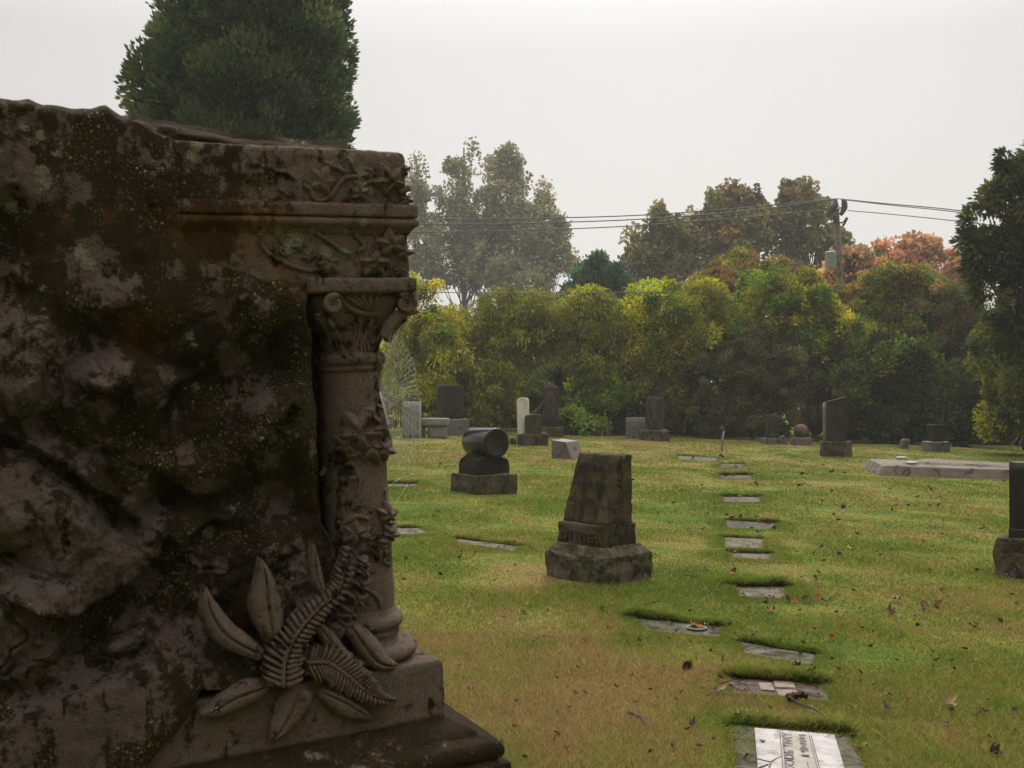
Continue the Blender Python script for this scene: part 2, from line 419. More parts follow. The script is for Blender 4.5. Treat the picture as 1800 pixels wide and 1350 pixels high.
CLEAN = [(20, 560, 55), (60, 610, 42), (20, 700, 50), (165, 470, 45), (190, 500, 38), (185, 625, 42), (150, 640, 36), (100, 920, 90), (45, 860, 60), (200, 960, 62), (60, 1010, 60), (235, 900, 40), (150, 1010, 70), (40, 1150, 66), (120, 1190, 42), (210, 1250, 60), (100, 1300, 90), (235, 1140, 40), (330, 1135, 42), (20, 300, 40), (60, 330, 25), (130, 330, 20), (425, 605, 26), (380, 470, 26), (450, 700, 30), (500, 880, 30), (395, 1010, 26), (150, 800, 30), (180, 700, 26), (330, 790, 24), (480, 800, 26), (270, 1030, 30), (30, 470, 25), (300, 640, 18)]
LICH = [(340, 270, 8), (625, 272, 13), (642, 298, 13), (646, 325, 9), (525, 418, 17), (512, 432, 12), (580, 440, 13), (612, 440, 12), (641, 391, 9), (465, 405, 5), (495, 403, 6), (555, 405, 6), (615, 405, 6), (145, 445, 13), (155, 462, 12), (80, 318, 12), (72, 235, 8), (40, 215, 7), (100, 268, 5), (335, 590, 6), (355, 680, 6), (340, 605, 4), (655, 330, 8), (20, 358, 8), (380, 945, 10), (690, 268, 6), (435, 280, 5), (75, 300, 10), (75, 505, 5), (420, 900, 5)]
RUST = [(350, 400, 30), (480, 395, 26), (520, 392, 22), (640, 388, 12), (670, 392, 14), (600, 375, 14), (430, 400, 40), (245, 590, 26), (240, 560, 18), (105, 385, 8), (210, 370, 10), (550, 520, 14), (590, 355, 12), (520, 480, 18), (565, 900, 12)]
def blobs(L, u, z, sharp=2.):
    w = np.zeros(np.shape(u))
    for px, py, r in L:
        a, b = toL(px, py, 0.); rr = r*.00135; d = ((u-a)**2+(z-b)**2)/rr**2
        sel = d < 6; w[sel] = np.maximum(w[sel], np.exp(-d[sel]**sharp*.7))
    return w
def paint(V, rock=False):
    u, z = V[:, 0], V[:, 2]; wu = u+.05*fbm(u*16, z*16, 5, 2., .6); wz = z+.05*fbm(u*16, z*16, 5, 12., .6)
    cl = np.maximum(blobs(CLEAN, wu, wz, 1.4), .62*sstep(.05, .45, fbm(u*13, z*13, 5, 33., .6)+.3*fbm(u*60, z*60, 3, 35.))) if rock else np.clip(.84+.38*fbm(u*9, z*9, 4, 6.)-.5*blobs([(400, 290, 90), (350, 330, 60), (300, 260, 60), (380, 430, 50)], wu, wz, 1.), 0, 1)
    lu = u+.006*fbm(u*160, z*160, 3, 3.); lz = z+.006*fbm(u*160, z*160, 3, 13.)
    return {'clean': cl, 'lichen': blobs(LICH, lu, lz, 1.), 'rust': blobs(RUST, wu, wz, 1.)}
def monument_mat(name, base=0., specks=1., lt=1., streak=.35, tone=(1, 1, 1)):
    m, nt, b = newmat(name); k = NB(nt); co = k.coord(off=False)
    g = k.noise(co, 260, 3, .75); mid = k.noise(co, 40, 6, .7); big = k.noise(co, 9, 6, .65, .4)
    light = k.mix(mid, (.095*lt*tone[0], .072*lt*tone[1], .056*lt*tone[2]), (.235*lt*tone[0], .182*lt*tone[1], .148*lt*tone[2])); light = k.mix(.65, light, k.ramp(g, [(.32, (.4, .4, .42)), (.68, (1.6, 1.6, 1.6))]), 'MULTIPLY')
    dark = k.mix(mid, (.007, .005, .003), (.055, .039, .018))
    s = k.math('ADD', k.attr('clean'), k.math('MULTIPLY', k.math('SUBTRACT', big, .5), 1.7)); s = k.math('ADD', s, k.math('MULTIPLY', k.math('SUBTRACT', mid, .5), 2.4))
    mp_ = k.n('ShaderNodeMapping'); mp_.inputs['Scale'].default_value = (1, 1, .16); k.l(co, mp_.inputs['Vector']); run = k.noise(mp_.outputs[0], 22, 5, .6, .5)
    s = k.math('SUBTRACT', s, k.mrange(run, .5, .68, 0., streak)); s = k.mrange(k.math('ADD', s, base), .36, .68); col = k.mix(s, dark, light)
    mo = k.mrange(k.noise(co, 14, 6, .7, .3), .56, .68); col = k.mix(k.math('MULTIPLY', mo, .32), col, (.055, .042, .012))
    col = k.mix(k.math('MULTIPLY', k.attr('rust'), .5), col, k.mix(mid, (.06, .022, .004), (.20, .085, .012)))
    # yellowish crust lichen specks
    for sc, th, cc in ((70, .26, (.34, .32, .18)), (120, .30, (.30, .27, .12)), (230, .36, (.26, .23, .11))):
        v = k.n('ShaderNodeTexVoronoi'); v.inputs['Scale'].default_value = sc; v.inputs['Randomness'].default_value = 1
        wv = k.n('ShaderNodeVectorMath', operation='MULTIPLY_ADD'); nn = k.n('ShaderNodeTexNoise'); nn.inputs['Scale'].default_value = 300; k.l(co, nn.inputs['Vector'])
        k.l(nn.outputs['Color'], wv.inputs[0]); wv.inputs[1].default_value = (.006,)*3; k.l(co, wv.inputs[2]); k.l(wv.outputs[0], v.inputs['Vector'])
        dots = k.mrange(v.outputs['Distance'], th, th-.12); rnd = k.n('ShaderNodeSeparateColor'); k.l(v.outputs['Color'], rnd.inputs[0])
        dots = k.math('MULTIPLY', dots, k.mrange(rnd.outputs[0], .60, .64)); area = k.mrange(k.noise(co, 6.5, 5, .7), .46, .60)
        dots = k.math('MULTIPLY', k.math('MULTIPLY', dots, area), k.math('MULTIPLY', k.mrange(s, 1., .3), specks)); col = k.mix(dots, col, cc)
    lc = k.mrange(k.math('ADD', k.attr('lichen'), k.math('MULTIPLY', k.math('SUBTRACT', g, .5), 2.6)), .42, .7)
    col = k.mix(k.math('MULTIPLY', lc, .9), col, k.mix(g, (.10, .10, .055), (.34, .33, .21)))
    k.l(col, b.inputs['Base Color']); b.inputs['Roughness'].default_value = .88; b.inputs['Specular IOR Level'].default_value = .08
    bp = k.n('ShaderNodeBump'); bp.inputs['Strength'].default_value = 1.; bp.inputs['Distance'].default_value = .013
    h = k.math('ADD', k.math('MULTIPLY', g, .5), mid); h = k.math('ADD', h, k.math('MULTIPLY', lc, .25)); k.l(h, bp.inputs['Height']); k.l(bp.outputs[0], b.inputs['Normal'])
    return m
def rock_y(u, z):
    P = np.array([toL(a, b, 0.) for a, b in ROCKPOLY]); P = P.reshape(-1, 2)
    wu = u+.010*fbm(u*22, z*22, 3, 7.); wz = z+.010*fbm(u*22, z*22, 3, 27.)
    sd = poly_sd(P, wu, wz)
    # scooped, chipped faces
    h = np.zeros_like(u)
    g = np.random.default_rng(5)
    xu = u+.03*fbm(u*7, z*7, 3, 1.); xz = z+.03*fbm(u*7, z*7, 3, 31.)
    for cnt, k, amp in ((70, 5., 1.), (420, 11., .42)):
        c = np.stack([g.uniform(-2, .1, cnt), g.uniform(.3, 2.15, cnt)], 1); tl = g.normal(0, .22, (cnt, 2)); of = g.uniform(0, .035, cnt)
        best = np.full(u.shape, -1e9)
        for i in range(cnt):
            dx = xu-c[i, 0]; dz = xz-c[i, 1]; val = of[i]+tl[i, 0]*dx+tl[i, 1]*dz-k*(dx*dx+dz*dz)
            best = np.maximum(best, val)
        h += amp*np.clip(best, -.07, .06)
    h = h*1.0+.034*fbm(u*5, z*5, 4, 3.)+.016*fbm(u*24, z*24, 4, 5.)+.005*fbm(u*80, z*80, 3, 6.)
    cr_ = fbm(xu*6.5, xz*6.5, 4, 61.); h -= .014*np.exp(-(cr_/.022)**2)*sstep(-.2, .3, fbm(u*3, z*3, 2, 71.)); cr_ = fbm(xu*17, xz*13, 4, 81.); h += .010*np.abs(cr_)
    for pts, A, W, side in LEDGE:
        p = smooth_path(pts, 6); q = np.stack(toL(p[:, 0], p[:, 1], 0.), 1)
        n = len(q); ct = None; bd = np.full(u.shape, 1e9); sg = np.zeros(u.shape); tt = np.zeros(u.shape)
        ju = u+.012*fbm(u*34, z*34, 3, 9.); jz = z+.012*fbm(u*34, z*34, 3, 19.)
        for i in range(n-1):
            a, b = q[i], q[i+1]; e = b-a; t = np.clip(((ju-a[0])*e[0]+(jz-a[1])*e[1])/(e@e), 0, 1)
            dx = ju-a[0]-e[0]*t; dz = jz-a[1]-e[1]*t; d = np.hypot(dx, dz); cr = e[0]*dz-e[1]*dx
            s = d < bd; bd = np.where(s, d, bd); sg = np.where(s, np.sign(cr), sg); tt = np.where(s, (i+t)/(n-1), tt)
        fade = np.clip(np.minimum(tt, 1-tt)*5, .12, 1); s = bd*sg*side
        far = np.exp(-np.maximum(bd-W*.2, 0)**2/(W*1.1)**2)
        step = 1/(1+np.exp(-np.clip(s/.0035, -30, 30)))
        A *= 1.45; h += A*fade*step*far-A*.45*fade*(1-step)*np.exp(-np.maximum(-s, 0)/.025)
    h = np.clip(h, -.12, .18)
    lim = sstep(-.002, .02, sd); front = .0+.008-h*np.clip(sd/.07, .25, 1)
    wz1 = sstep(1.52, 1.63, z)*sstep(-.95, -.75, u); front = front-wz1*np.maximum(front-(.022-.012*np.clip(sd/.05, 0, 1)), 0)
    wz2 = 1-sstep(.795, .90, z); front = front-wz2*np.maximum(front-(-.004-.012*np.clip(sd/.05, 0, 1)-.012*(fbm(u*11, z*11, 3, 44.)+.5)), 0)
    rec = np.where(z > 1.9, .09+.02*fbm(u*9, z*30, 3, 2.), .15)
    return front*lim+rec*(1-lim)
def moulding(levels, uL, uR, yF, yB, nu=120, amp=.0012, seed=0., rnd=0):
    """stack of offset rectangles, mitred at the corner, worn a little"""
    lv = []
    for i in range(len(levels)-1):
        (z0, o0), (z1, o1) = levels[i], levels[i+1]; L = math.hypot(z1-z0, o1-o0); n = max(1, int(L/.006))
        for t in np.arange(n)/n: lv.append((z0+(z1-z0)*t, o0+(o1-o0)*t))
    lv.append(levels[-1]); rows = []
    su = np.linspace(0, 1, nu)**.8
    for z, o in lv:
        a, b, c, d = uL, uR+o, yF-o, yB
        fr = np.stack([a+(b-a)*su, np.full(nu, c), np.full(nu, z)], 1)
        sd = np.stack([np.full(24, b), np.linspace(c, d, 25)[1:], np.full(24, z)], 1)
        rows.append(np.vstack([fr, sd, [[a, d, z]]]))
    V = np.concatenate(rows); m = len(rows[0]); n = len(rows)
    cornerdist = np.hypot(V[:, 0]-V[:, 0].max(), V[:, 1]-V[:, 1].min())
    d = amp*n3(V, 30, 4, seed)+amp*.5*n3(V, 120, 2, seed); V = V+np.stack([d, -d*1.3, d*.6], 1)
    f = [gridf(n, m, 0, True), np.arange(m)[None, :]+(n-1)*m, np.arange(m)[::-1][None, :]]
    return V, f
def mpart(name, mb_or_v, mat, root, faces=None, rock=False, smooth=True, parent=None):
    if faces is None: V = np.concatenate(mb_or_v.v); faces = [np.concatenate(x) for x in mb_or_v.f.values()]
    else: V = mb_or_v
    return mesh_from(name, V, faces, mat, parent or root, smooth, paint(V, rock))
def leafpatch(mid, wl, wr, ys, H, n=44, m=21, rib=0., ribn=0, vein=.35, sink=.02, lift=None, ser=0.):
    mid = smooth_path(mid, 10); s = np.concatenate([[0], np.cumsum(np.hypot(*np.diff(mid, axis=0).T))]); s /= s[-1]
    S = np.linspace(0, 1, n); P = np.stack([np.interp(S, s, mid[:, 0]), np.interp(S, s, mid[:, 1])], 1)
    T = np.gradient(P, axis=0); T /= np.linalg.norm(T, axis=1)[:, None]; N = np.stack([-T[:, 1], T[:, 0]], 1)
    def w(v): v = np.asarray(v, float); sm = np.interp(S, np.linspace(0, 1, len(v)), v); k = np.ones(5)/5; q = np.convolve(np.pad(sm, 2, 'edge'), k, 'valid'); q[0] = sm[0]; q[-1] = sm[-1]; return q
    L, Rr = w(wl), w(wr)
    if ser: q = 1+ser*np.abs(np.sin(S*ribn*math.pi)); L = L*q; Rr = Rr*q
    t = np.linspace(-1, 1, m); W = np.where(t[None, :] < 0, L[:, None], Rr[:, None])*t[None, :]
    X = P[:, 0][:, None]+N[:, 0][:, None]*W; Yp = P[:, 1][:, None]+N[:, 1][:, None]*W
    Q = onS(X, Yp, ys); prof = (1-np.abs(t)**2.6)**.6*(1-vein*np.exp(-(t/.09)**2)); tip = np.clip(np.minimum(S, 1-S)*9, .25, 1)**.6
    h = H*prof[None, :]*tip[:, None]
    if rib: h = h+rib*(np.abs(np.sin(S*ribn*math.pi))[:, None]**.7)*np.clip(1.4-np.abs(t), 0, 1)[None, :]*(np.abs(t) > .08)[None, :]*(.75+.35*np.cos(t*9*math.pi)[None, :])*tip[:, None]
    if rib: h = h+rib*1.2*np.exp(-(t/.06)**2)[None, :]
    if lift is not None: h = h+np.interp(S, np.linspace(0, 1, len(lift)), lift)[:, None]
    Q[..., 1] -= h
    Q[:, [0, -1], 1] += sink
    return Q.reshape(-1, 3), gridf(n, m)
def ivyleaf(cx, cy, r, rot, ys, H=.012, flip=1, squash=1.):
    tips = [(0, 1.), (62, .82), (128, .62)]; K = []
    for a, q in tips:
        K.append((a, q)); 
        if a: K.append((-a, q))
    for a, q in ((32, .5), (95, .45), (162, .36), (180, .22)): K.append((a, q)); K.append((-a, q))
    K = sorted(set(K)); A = np.array([a for a, _ in K]); Q = np.array([q for _, q in K])
    th = np.linspace(-180, 180, 73)[:-1]; Rt = np.interp(th, A, Q, period=360); rho = np.array([0.02, .15, .3, .45, .6, .75, .88, 1.])
    ridge = np.zeros(len(th))
    for a in (0, 62, -62, 128, -128): ridge = np.maximum(ridge, np.exp(-(((th-a+180) % 360-180)/9)**2))
    a = np.radians(th*flip+rot); X = cx+r*rho[:, None]*(Rt*np.cos(a))[None, :]; Yp = cy-r*rho[:, None]*(Rt*np.sin(a))[None, :]*squash
    P = onS(X, Yp, ys); h = H*(1-rho**2.5)[:, None]*(.75+.0*Rt[None, :])+H*.45*ridge[None, :]*np.clip(rho*3, 0, 1)[:, None]*(1-rho**4)[:, None]-H*.35*np.exp(-(rho/.2)**2)[:, None]+H*.45
    P[..., 1] -= h; P = np.concatenate([P, P[-1:]]); P[-1, :, 1] += H*.45+.012
    return P.reshape(-1, 3), gridf(len(rho)+1, len(th), 0, True)
def pxtube(pts, r, ys, out=.3, seg=10, n=7):
    p = smooth_path(pts, n) if len(pts) > 2 else np.linspace(pts[0], pts[1], n); Q = onS(p[:, 0], p[:, 1], ys)
    rr = np.full(len(Q), r) if np.ndim(r) == 0 else np.interp(np.linspace(0, 1, len(Q)), np.linspace(0, 1, len(r)), r)
    Q[:, 1] -= rr*out; return tube(Q, rr, seg)
def spiral(cx, cy, r, turns, a0, sgn=1, n=40, rin=.15):
    t = np.linspace(0, 1, n); a = R(a0)+sgn*t*turns*2*math.pi; q = r*(1-t*(1-rin)); return np.stack([cx+q*np.cos(a), cy-q*np.sin(a)], 1)
def build_monument():
    root = thing('carved_monument', 'large rough rock faced stone monument with a carved ivy column and lily leaves', 'monument')
    root.matrix_world = Matrix(np.vstack([np.hstack([MM, MROOT[:, None]]), [[0, 0, 0, 1]]]).tolist())
    RM = monument_mat('rock_face', -.02, .8, .64, .75, (1.03, 1.0, 1.0)); SM = monument_mat('dressed_stone', .07, .8, .84, .42, (1.05, 1.0, .96)); BM = monument_mat('base_stone', -.75, .25)
    # rock
    u = np.concatenate([np.linspace(-1.95, -.96, 90, endpoint=False), np.linspace(-.96, -.115, 420)]); tpx = [(-900, 110), (-400, 150), (0, 174), (50, 172), (75, 186), (160, 190), (185, 184), (215, 203), (245, 199), (330, 215), (372, 217), (420, 230), (500, 238), (620, 247), (660, 252), (712, 262)]
    tu, tz = toL(np.array([a for a, _ in tpx]), np.array([b for _, b in tpx]), .06); top = np.interp(u, tu, tz)+.006*fbm(u*18, u*0+3, 4, 1.)
    zb = .42; s = np.linspace(0, 1, 560); Z = zb+(top[None, :]-zb)*s[:, None]; Ug = np.repeat(u[None, :], len(s), 0)
    Yg = rock_y(Ug, Z); edge = np.maximum(Z-(top[None, :]-.035), 0)/.035; Yg = Yg+.045*edge**2.5
    rows = [np.stack([Ug, Yg, Z], 2)]
    for yy, dz in ((.13, .012), (.2, .016), (.3, .01), (.45, -.02)):
        q = rows[0][-1].copy(); q[:, 1] = np.maximum(yy, q[:, 1]+.004)+.01*fbm(u*12, u*0+yy*9, 3); q[:, 2] = top+dz+.012*fbm(u*14, u*0+yy*20, 3); rows.append(q[None])
    q = rows[-1][0].copy(); q[:, 2] = 0; rows.append(q[None])
    V = np.concatenate(rows); n, m = V.shape[:2]; b = MB(); b.add(V.reshape(-1, 3), gridf(n, m))
    b.add(*moulding([(0., 0), (1.93, 0)], -1.94, -.118, .235, .45, 20)); mpart('rock_face', b, RM, root, rock=True)
    # dressed blocks
    b = MB(); b.add(*moulding([(.30, .05), (.652, -.002), (.654, 0.), (.776, 0.), (.781, -.002), (.784, -.007)], -1.6, 0., 0., .46, 200, .0016)); mpart('plinth', b, SM, root)
    b = MB(); L = [(0, .16), (.30, .16), (.31, .14), (.53, .125), (.535, .112), (.556, .112), (.56, .10), (.562, .096)] + [(.585+.023*math.sin(a), .086+.016*math.cos(a)) for a in np.linspace(-1.2, 1.4, 9)] + [(.612, .070), (.614, .058), (.622, .054), (.632, .040), (.640, .025), (.645, .012), (.649, .006), (.651, .002), (.651, -.02)]
    b.add(*moulding(L, -1.7, 0., 0., .46, 200, .0018)); mpart('base_moulding', b, BM, root)
    b = MB(); b.add(*moulding([(1.826, 0), (1.90, 0), (1.945, -.001), (1.956, -.004), (1.962, -.012)], -.72, -.024, YF, .45, 200, .0022, 3.)); up = mpart('upper_frieze', b, SM, root)
    b = MB(); b.add(*moulding([(1.655, 0), (1.772, 0), (1.775, .001)], -.60, -.027, YF, .45, 180, .0018, 5.)); lo = mpart('lower_frieze', b, SM, root)
    b = MB(); L = [(1.768, .001), (1.770, .003), (1.776, .005), (1.781, .010), (1.783, .013)]+[(1.7935+.0105*math.sin(a), .010+.010*math.cos(a)) for a in np.linspace(-1.3, 1.3, 7)]+[(1.805, .009), (1.8065, .0175), (1.809, .019), (1.833, .018), (1.836, .013), (1.838, .0)]
    b.add(*moulding(L, -.62, -.024, YF, .44, 220, .0012, 9.)); mpart('cornice', b, SM, root)
    b = MB(); b.add(*moulding([(1.634, -.004), (1.637, 0), (1.664, 0), (1.667, -.004)], -.272, -.021, .0, .40, 60, .0012, 4.)); mpart('abacus', b, SM, root)
    # column
    def shift(vf): v, f = vf; v = v+np.array([CU, CY, 0]); v = v+(.0012*n3(v, 35, 4))[:, None]*np.array([1, -1, 0]); return v, f
    zz = np.linspace(.875, 1.475, 70); b = MB(); b.add(*shift(lathe([(rshaft(z), z) for z in zz], 72))); sh = mpart('shaft', b, SM, root)
    b = MB(); b.add(*shift(lathe([(.072, 1.455), (.079, 1.462), (.080, 1.468), (.077, 1.471)]+[(.074+.013*math.cos(a), 1.487+.015*math.sin(a)) for a in np.linspace(-1.4, 1.4, 9)]+[(.074, 1.506)], 72))); mpart('neck_ring', b, SM, root)
    zb_ = np.linspace(1.50, 1.64, 24); b = MB(); b.add(*shift(lathe([(rbell(z), z) for z in zb_], 72))); b.add(*hexa([(CU-.075, CY-.075, 1.55), (CU+.075, CY-.075, 1.55), (CU+.075, CY+.075, 1.55), (CU-.075, CY+.075, 1.55)], [(CU-.118, CY-.112, 1.637), (CU+.112, CY-.112, 1.637), (CU+.112, CY+.112, 1.637), (CU-.118, CY+.112, 1.637)], n=14, rnd=.03, amp=.002)); cap = mpart('capital', b, SM, root)
    b = MB(); prof = [(.080, .905), (.083, .900), (.084, .893)]+[(.080+.018*math.cos(a), .874+.018*math.sin(a)) for a in np.linspace(1.2, -1.2, 9)]+[(.086, .853), (.089, .848), (.085, .842), (.083, .836), (.086, .828), (.098, .822)]+[(.100+.028*math.cos(a), .806+.021*math.sin(a)) for a in np.linspace(1.4, -1.45, 11)]+[(.10, .782)]
    b.add(*shift(lathe(prof[::-1], 80))); mpart('column_base', b, SM, root)
    # capital carving
    bell = ycyl(rbell, .001); b = MB(); A = lambda pts, r, ys=bell, out=.25: b.add(*pxtube(pts, r, ys, out))
    for pts in ([(597, 622), (590, 595), (598, 564), (615, 554), (631, 566), (629, 595), (622, 620)], [(603, 622), (598, 597), (604, 574), (615, 566), (624, 576), (622, 598), (616, 620)],
                [(642, 620), (639, 597), (645, 574), (658, 562), (672, 560), (676, 575), (668, 598), (660, 618)], [(648, 618), (646, 598), (652, 582), (661, 574), (667, 582), (662, 600), (655, 616)],
                [(634, 620), (635, 590), (633, 560), (626, 548)], [(578, 618), (574, 590), (580, 565), (590, 548)], [(584, 620), (580, 595), (586, 572), (594, 556)], [(562, 600), (562, 575), (570, 558), (582, 552)]):
        A(pts, .0038)
    for c in ((613, 598), (656, 600)):
        p = onS(np.array([c[0]]), np.array([c[1]]), bell)[0]; v, f = lathe([(.008*math.sin(a)+1e-4, .010*math.cos(a)) for a in np.linspace(math.pi, 0, 10)], 16); b.add(v+p, f)
        A(spiral(c[0], c[1], 13, 1.1, 250), .0028)
    A([(594, 519), (605, 534), (625, 547), (654, 553), (676, 548), (695, 534), (706, 520)], .0062, ycyl(rbell, .004), .5)
    for x1, y1 in ((606, 520), (620, 518), (634, 517), (650, 517), (664, 517), (678, 518), (692, 521)):
        xm = 651+(x1-651)*.55; A([(651+(x1-651)*.12, 545), (xm, 532), (x1, y1)], [.0035, .006, .003], ycyl(rbell, .003), .3)
    for cx, cy, r, yy, a0, sg in ((714, 533, 17, .012, 130, -1), (586, 535, 15, -.004, 60, 1)):
        A(spiral(cx, cy, r, 2.1, a0, sg, 60), [.008, .006, .004, .003], plane(yy), .2)
        p = onS(np.array([cx]), np.array([cy]), plane(yy+.014))[0]; v, f = lathe([(.001, 0), (.018, 0), (.020, .005), (.020, .018), (.001, .018)], 24); v = v[:, [0, 2, 1]]; b.add(v+p, f)
    for pts, r, ys in (([(674, 594), (684, 572), (700, 555), (718, 549), (733, 548)], [.012, .014, .014, .009, .004], plane(.03)), ([(592, 596), (578, 572), (566, 560), (553, 556)], [.012, .014, .013, .007], plane(.035)), ([(640, 600), (648, 575), (652, 560)], [.004, .007, .010], bell), ([(680, 600), (694, 572), (714, 560)], [.01, .012, .006], plane(.06))):
        b.add(*pxtube(pts, r, ys, .1, 14))
    mpart('capital_carving', b, SM, root, parent=cap)
    # frieze ivy
    fr = plane(YF)
    def ivy(name, tubes, leaves, spirals, parent, ys):
        b = MB()
        for p, r in tubes: b.add(*pxtube(p, r, ys, .35))
        for x, y, r, t in spirals: b.add(*pxtube(spiral(x, y, r, t, 90, -1, 30), .0042, ys, .35))
        for a in leaves: b.add(*ivyleaf(*a[:4], ys, *a[4:]))
        mpart(name, b, SM, root, parent=parent)
    ivy('ivy_vine', [([(434, 319), (440, 308), (449, 303), (462, 304)], .0052), ([(483, 301), (500, 304), (520, 317)], .0055), ([(533, 326), (545, 334), (553, 350), (568, 353), (582, 343), (594, 325), (608, 313), (628, 311)], .0056), ([(568, 285), (588, 294), (607, 303)], .0064), ([(612, 277), (619, 290), (625, 303)], .005), ([(622, 318), (632, 328), (641, 324), (655, 318), (668, 321)], .0048), ([(490, 331), (503, 340), (512, 345)], .004), ([(700, 338), (718, 331)], .008)],
        [(686, 322, 40, 118, .016), (630, 342, 26, 88, .010), (566, 322, 34, 70, .008, 1, 1.2), (652, 304, 18, 200, .006), (712, 352, 18, 290, .009), (707, 300, 16, 20, .01)], [(473, 314, 9, 1.3), (513, 338, 7, 1.2)], up, fr)
    ivy('ivy_vine', [([(455, 424), (462, 434), (475, 448), (500, 463), (538, 475), (568, 474)], .0052), ([(555, 410), (578, 424), (600, 440), (614, 446)], .0052), ([(623, 412), (634, 424), (640, 434), (628, 444)], .005), ([(478, 405), (488, 416), (494, 428)], .004), ([(656, 405), (662, 420), (663, 440)], .004)],
        [(577, 462, 30, 250, .011), (655, 462, 38, 300, .014), (686, 432, 36, 100, .014), (706, 444, 22, 0, .012), (540, 452, 20, 60, .007), (528, 432, 18, 130, .006), (700, 476, 14, 300, .008)], [(499, 441, 10, 1.4)], lo, fr)
    # ivy on the shaft
    sy = ycyl(rshaft, .0)
    ivy('ivy_vine', [([(563, 836), (575, 822), (600, 808), (625, 798), (648, 792), (668, 780)], [.006, .0075, .007, .006]), ([(606, 816), (620, 818), (627, 830), (633, 848), (630, 862), (626, 872)], .005), ([(672, 742), (677, 760), (676, 778)], .007)],
        [(628, 762, 60, 62, .020), (604, 785, 34, 200, .014), (650, 786, 34, 300, .016), (668, 748, 38, 80, .02, 1, 1.1), (672, 790, 26, 350, .018), (676, 720, 24, 95, .016)], [(618, 833, 13, 1.1)], sh, sy)
    ivy('ivy_vine', [([(600, 935), (606, 918), (628, 908), (648, 912)], [.006, .008, .007, .004]), ([(640, 955), (645, 935), (650, 925)], .006), ([(676, 968), (684, 975), (684, 995)], .006), ([(646, 1036), (660, 1046), (668, 1060), (668, 1070)], [.003, .006, .006, .003])],
        [(622, 938, 36, 150, .010), (654, 948, 40, 290, .017), (680, 905, 26, 90, .018), (684, 938, 24, 60, .018), (668, 962, 24, 250, .014)], [(679, 984, 9, 1.2)], sh, sy)
    # lily leaves
    rk = lambda yy: plane(yy)
    leaves = [
     ([(360, 1030), (368, 1072), (398, 1116), (458, 1150)], [2, 20, 24, 22, 12], [2, 18, 24, 20, 14], -.030, .024),
     ([(457, 980), (465, 1020), (468, 1060), (474, 1095), (476, 1128)], [2, 16, 29, 27, 10], [2, 17, 31, 29, 12], -.028, .024),
     ([(549, 955), (552, 985), (556, 1015), (566, 1045)], [2, 9, 12, 8], [2, 8, 12, 10], -.030, .016),
     ([(354, 1256), (378, 1243), (415, 1222), (470, 1203)], [3, 12, 20, 26, 12], [3, 22, 27, 24, 10], -.016, .024),
     ([(473, 1302), (500, 1265), (518, 1225), (528, 1200)], [3, 22, 32, 30, 22], [3, 16, 26, 32, 26], -.006, .024),
     ([(653, 1263), (628, 1246), (596, 1228), (560, 1212)], [3, 22, 30, 26, 12], [3, 10, 13, 14, 8], -.004, .022),
     ([(697, 1168), (662, 1162), (642, 1142), (618, 1108), (610, 1092)], [3, 16, 18, 16, 9], [4, 26, 30, 26, 9], .020, .034),
     ([(640, 1180), (600, 1150), (575, 1120), (560, 1100)], [3, 12, 16, 10], [3, 12, 16, 10], -.010, .018)]
    for mid, wl, wr, yy, H in leaves: mpart('lily_leaf', *[(x) for x in [leafpatch(mid, wl, wr, rk(yy), H)[0]]], SM, root, faces=[leafpatch(mid, wl, wr, rk(yy), H)[1]])
    for mid, wl, wr, yy, H, rb, nn in (([(497, 1208), (500, 1160), (522, 1112), (558, 1070), (592, 1040), (606, 1000), (612, 962)], [40, 42, 30, 24, 20, 16, 5], [36, 34, 26, 22, 18, 16, 5], -.038, .016, .010, 27),
                                        ([(536, 1164), (575, 1164), (606, 1184), (640, 1212), (668, 1226), (694, 1230)], [30, 36, 34, 30, 16, 3], [36, 40, 34, 26, 16, 3], -.018, .018, .010, 25)):
        b = MB(); mp = smooth_path(mid, 10); s_ = np.concatenate([[0], np.cumsum(np.hypot(*np.diff(mp, axis=0).T))]); Lt = s_[-1]; s_ /= Lt
        for i in range(nn):
            t0 = (i+.5)/nn; c = np.array([np.interp(t0, s_, mp[:, 0]), np.interp(t0, s_, mp[:, 1])]); c2 = np.array([np.interp(min(1, t0+.03), s_, mp[:, 0]), np.interp(min(1, t0+.03), s_, mp[:, 1])]); c1 = np.array([np.interp(max(0, t0-.03), s_, mp[:, 0]), np.interp(max(0, t0-.03), s_, mp[:, 1])])
            T = (c2-c1)/np.linalg.norm(c2-c1); N = np.array([-T[1], T[0]]); hw = Lt/nn*.47
            for sg, wv in ((-1, wl), (1, wr)):
                ln = np.interp(t0, np.linspace(0, 1, len(wv)), wv)*(1+.08*math.sin(i*2.1)); D = N*sg*.95+T*.38
                b.add(*leafpatch([c+N*sg*1.5, c+D*ln*.5, c+D*ln], [hw*.9, hw*1.05, hw*.95, hw*.5], [hw*.9, hw*1.05, hw*.95, hw*.5], plane(yy), .013, 20, 7, .004, 7, .35, .02, [.004, .006, .001]))
        b.add(*pxtube(mid, [.0055, .0045, .002], plane(yy-.013), .2)); b.add(*leafpatch(mid, np.array(wl)*.8, np.array(wr)*.8, plane(yy), .004, 40, 9, 0, 0, 0, .03)); mpart('fern_frond', b, SM, root)
    b = MB()
    for a in ((622, 1052, 26, 20), (630, 1028, 24, 30), (634, 1005, 20, 40), (612, 1076, 24, 200), (600, 1098, 30, 250), (588, 1110, 24, 230), (636, 990, 16, 60)): b.add(*ivyleaf(*a, plane(.012), .020))
    b.add(*pxtube([(640, 990), (620, 1060), (598, 1100)], .008, plane(.02), .3)); mpart('ivy_leaves', b, SM, root)
